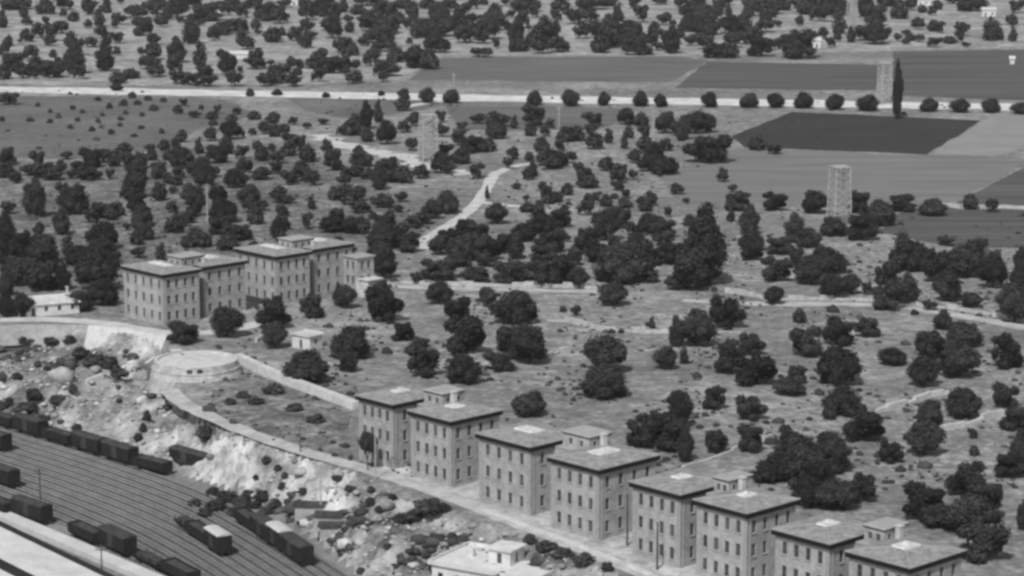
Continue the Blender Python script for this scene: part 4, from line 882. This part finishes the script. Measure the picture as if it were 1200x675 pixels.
# ragged tufts over the pasture: countless
VV, FF, off, rt = [], [], 0, np.random.default_rng(3); TP = [blob_arrays(1, 40+i) for i in range(3)]
while len(VV) < 3200:
    px_, py_ = rt.uniform(-20, 1220), 105+rt.random()**.8*470
    if math.sin(px_*.045+py_*.02)+math.sin(py_*.09-px_*.021) < rt.uniform(-.6, 1.6): continue
    x_, y_, _z = G(px_, py_)
    if float(tpar(x_, y_)) > -.25 or min(abs(px_-a_)+abs(py_-b_) for a_, b_ in ((640,610),(560,580),(700,625),(780,650),(860,680))) < 75: continue
    if 770 < px_ and 122 < py_ < 245 and px_ > 1640-py_*4.2: continue
    V, Fc = TP[int(rt.integers(3))]; s_ = .30*rt.lognormal(0, .5); VV.append(V*np.array([s_*1.4, s_*1.3, s_*1.0])+np.array([x_, y_, s_*.2])); FF.append(Fc+off); off += len(V)
tag(link(bpy.data.objects.new('grass_tufts', mesh_np('grass_tufts', np.vstack(VV), np.vstack(FF), 'leaf_shrub'))), 'dry dark tufts over the open pasture', 'tufts', kind='stuff')

# shrubs: dots on the meadow, bushes on the bank and in the pasture
shr = [[cx/6, 100+cy/6, w_/6, h_/6, 'm'] for cx, cy, w_, h_ in SHRUB_A]
shr += [[x, y, w_, h_, 'p'] for x, y, w_, h_ in ((717,388,8,7),(728,388,8,7),(660,362,9,9),(1072,366,10,8),(760,380,8,7),(805,262,9,8),(300,560,8,8))]
shr += [[x, y, w_, h_, 'b'] for x, y, w_, h_ in ((242,505,22,24),(172,486,10,16),(168,500,10,16),(163,512,12,14),(312,538,12,12),(326,548,12,10),(334,556,10,8),(502,592,36,22),(486,602,26,16),(470,607,24,12),(520,594,18,12),
    (110,420,26,20),(128,424,26,20),(95,412,22,16),(140,436,22,14),(40,462,20,18),(30,478,26,12),(70,470,26,10),(85,455,12,14),(20,440,14,10),(10,470,16,12),(60,400,18,10),(82,398,16,10),(30,400,22,10),(55,432,10,8),
    (265,580,26,18),(285,585,24,16),(250,575,16,12),(300,590,18,12),(240,600,18,12),(252,592,26,13),(278,598,24,12),(308,580,22,14),(322,588,18,12),(228,588,16,11),(292,578,20,12),(60,506,20,8),(104,520,22,9),(150,534,22,10),(188,546,24,10),(215,540,14,9),(312,598,20,10),(622,565,14,8),(590,636,14,8),(640,640,26,12),(660,648,28,14),(684,655,26,12),(712,663,16,12),(622,630,18,14),(606,640,10,12),
    (320,455,26,14),(285,462,18,10),(270,470,14,10),(370,490,22,12),(300,470,20,9),(345,478,20,9),(330,570,10,10),(355,575,12,9),(395,560,14,8),(410,572,14,9),(435,588,14,9),(420,600,12,9),(454,640,12,8),(470,655,10,8),(423,668,12,10),(500,640,14,8),(530,628,12,8),
    (140,470,8,6),(205,470,8,6),(50,490,16,8),(90,500,14,8),(435,573,10,10),(445,596,12,8),(460,582,12,8))]
bys = {}
for cx, cy, w_, h_, kd in shr:
    p = hit(cx, cy+h_/2-1); s = s_at(p); Wm = w_*1.1/s; Hm = max(.45*Wm, h_*.85/s)
    zone = {'m': 'dotted over the open meadow', 'p': 'in the pasture'}.get(kd)
    b = 'small dark' if Wm < 2.6 else ('large dark' if Wm > 4.2 else 'dark'); zs = rel(cx, cy) if kd == 'b' and cy < 470 else ('on the meadow below the road' if kd == 'm' else ('under the rock cliff' if kd == 'b' and cx < 345 else ('on the bank above the low sheds' if cx < 460 and kd == 'b' else ('near the white flat house' if kd == 'b' else rel(cx, cy)))))
    bys.setdefault((b, zs), []).append((cx, p, Wm, Hm, kd))
for (b, zs), L in bys.items():
    L.sort(key=lambda q: q[0])
    for i, (cx, p, Wm, Hm, kd) in enumerate(L):
        n = len(L); o_ = '' if n == 1 else (f', {ORD[i]} of {n}' if i < 12 else f', {NUM[n-1-i]} from the right' if n-1-i > 0 and n-1-i < 12 else ', rightmost')
        if n == 2: o_ = ', left one of two' if i == 0 else ', right one of two'
        if 12 <= i < n-1: o_ = f', {["","second","third","fourth","fifth","sixth","seventh","eighth","ninth","tenth","eleventh","twelfth"][n-1-i]} from the right'
        e = empty('shrub', p, 0, f'{b} bush {zs}{o_}', 'shrub', 'small bushes dotted over the meadow' if kd == 'm' else 'bushes on the bank and pasture'); rz = random.uniform(0, 6)
        part(STM, 'stem', e, (0,0,0), rz, (Wm*.7, Wm*.7, Hm)); part(random.choice(SHC), 'foliage', e, (0,0,-.06*Hm), rz, (Wm, Wm, Hm))
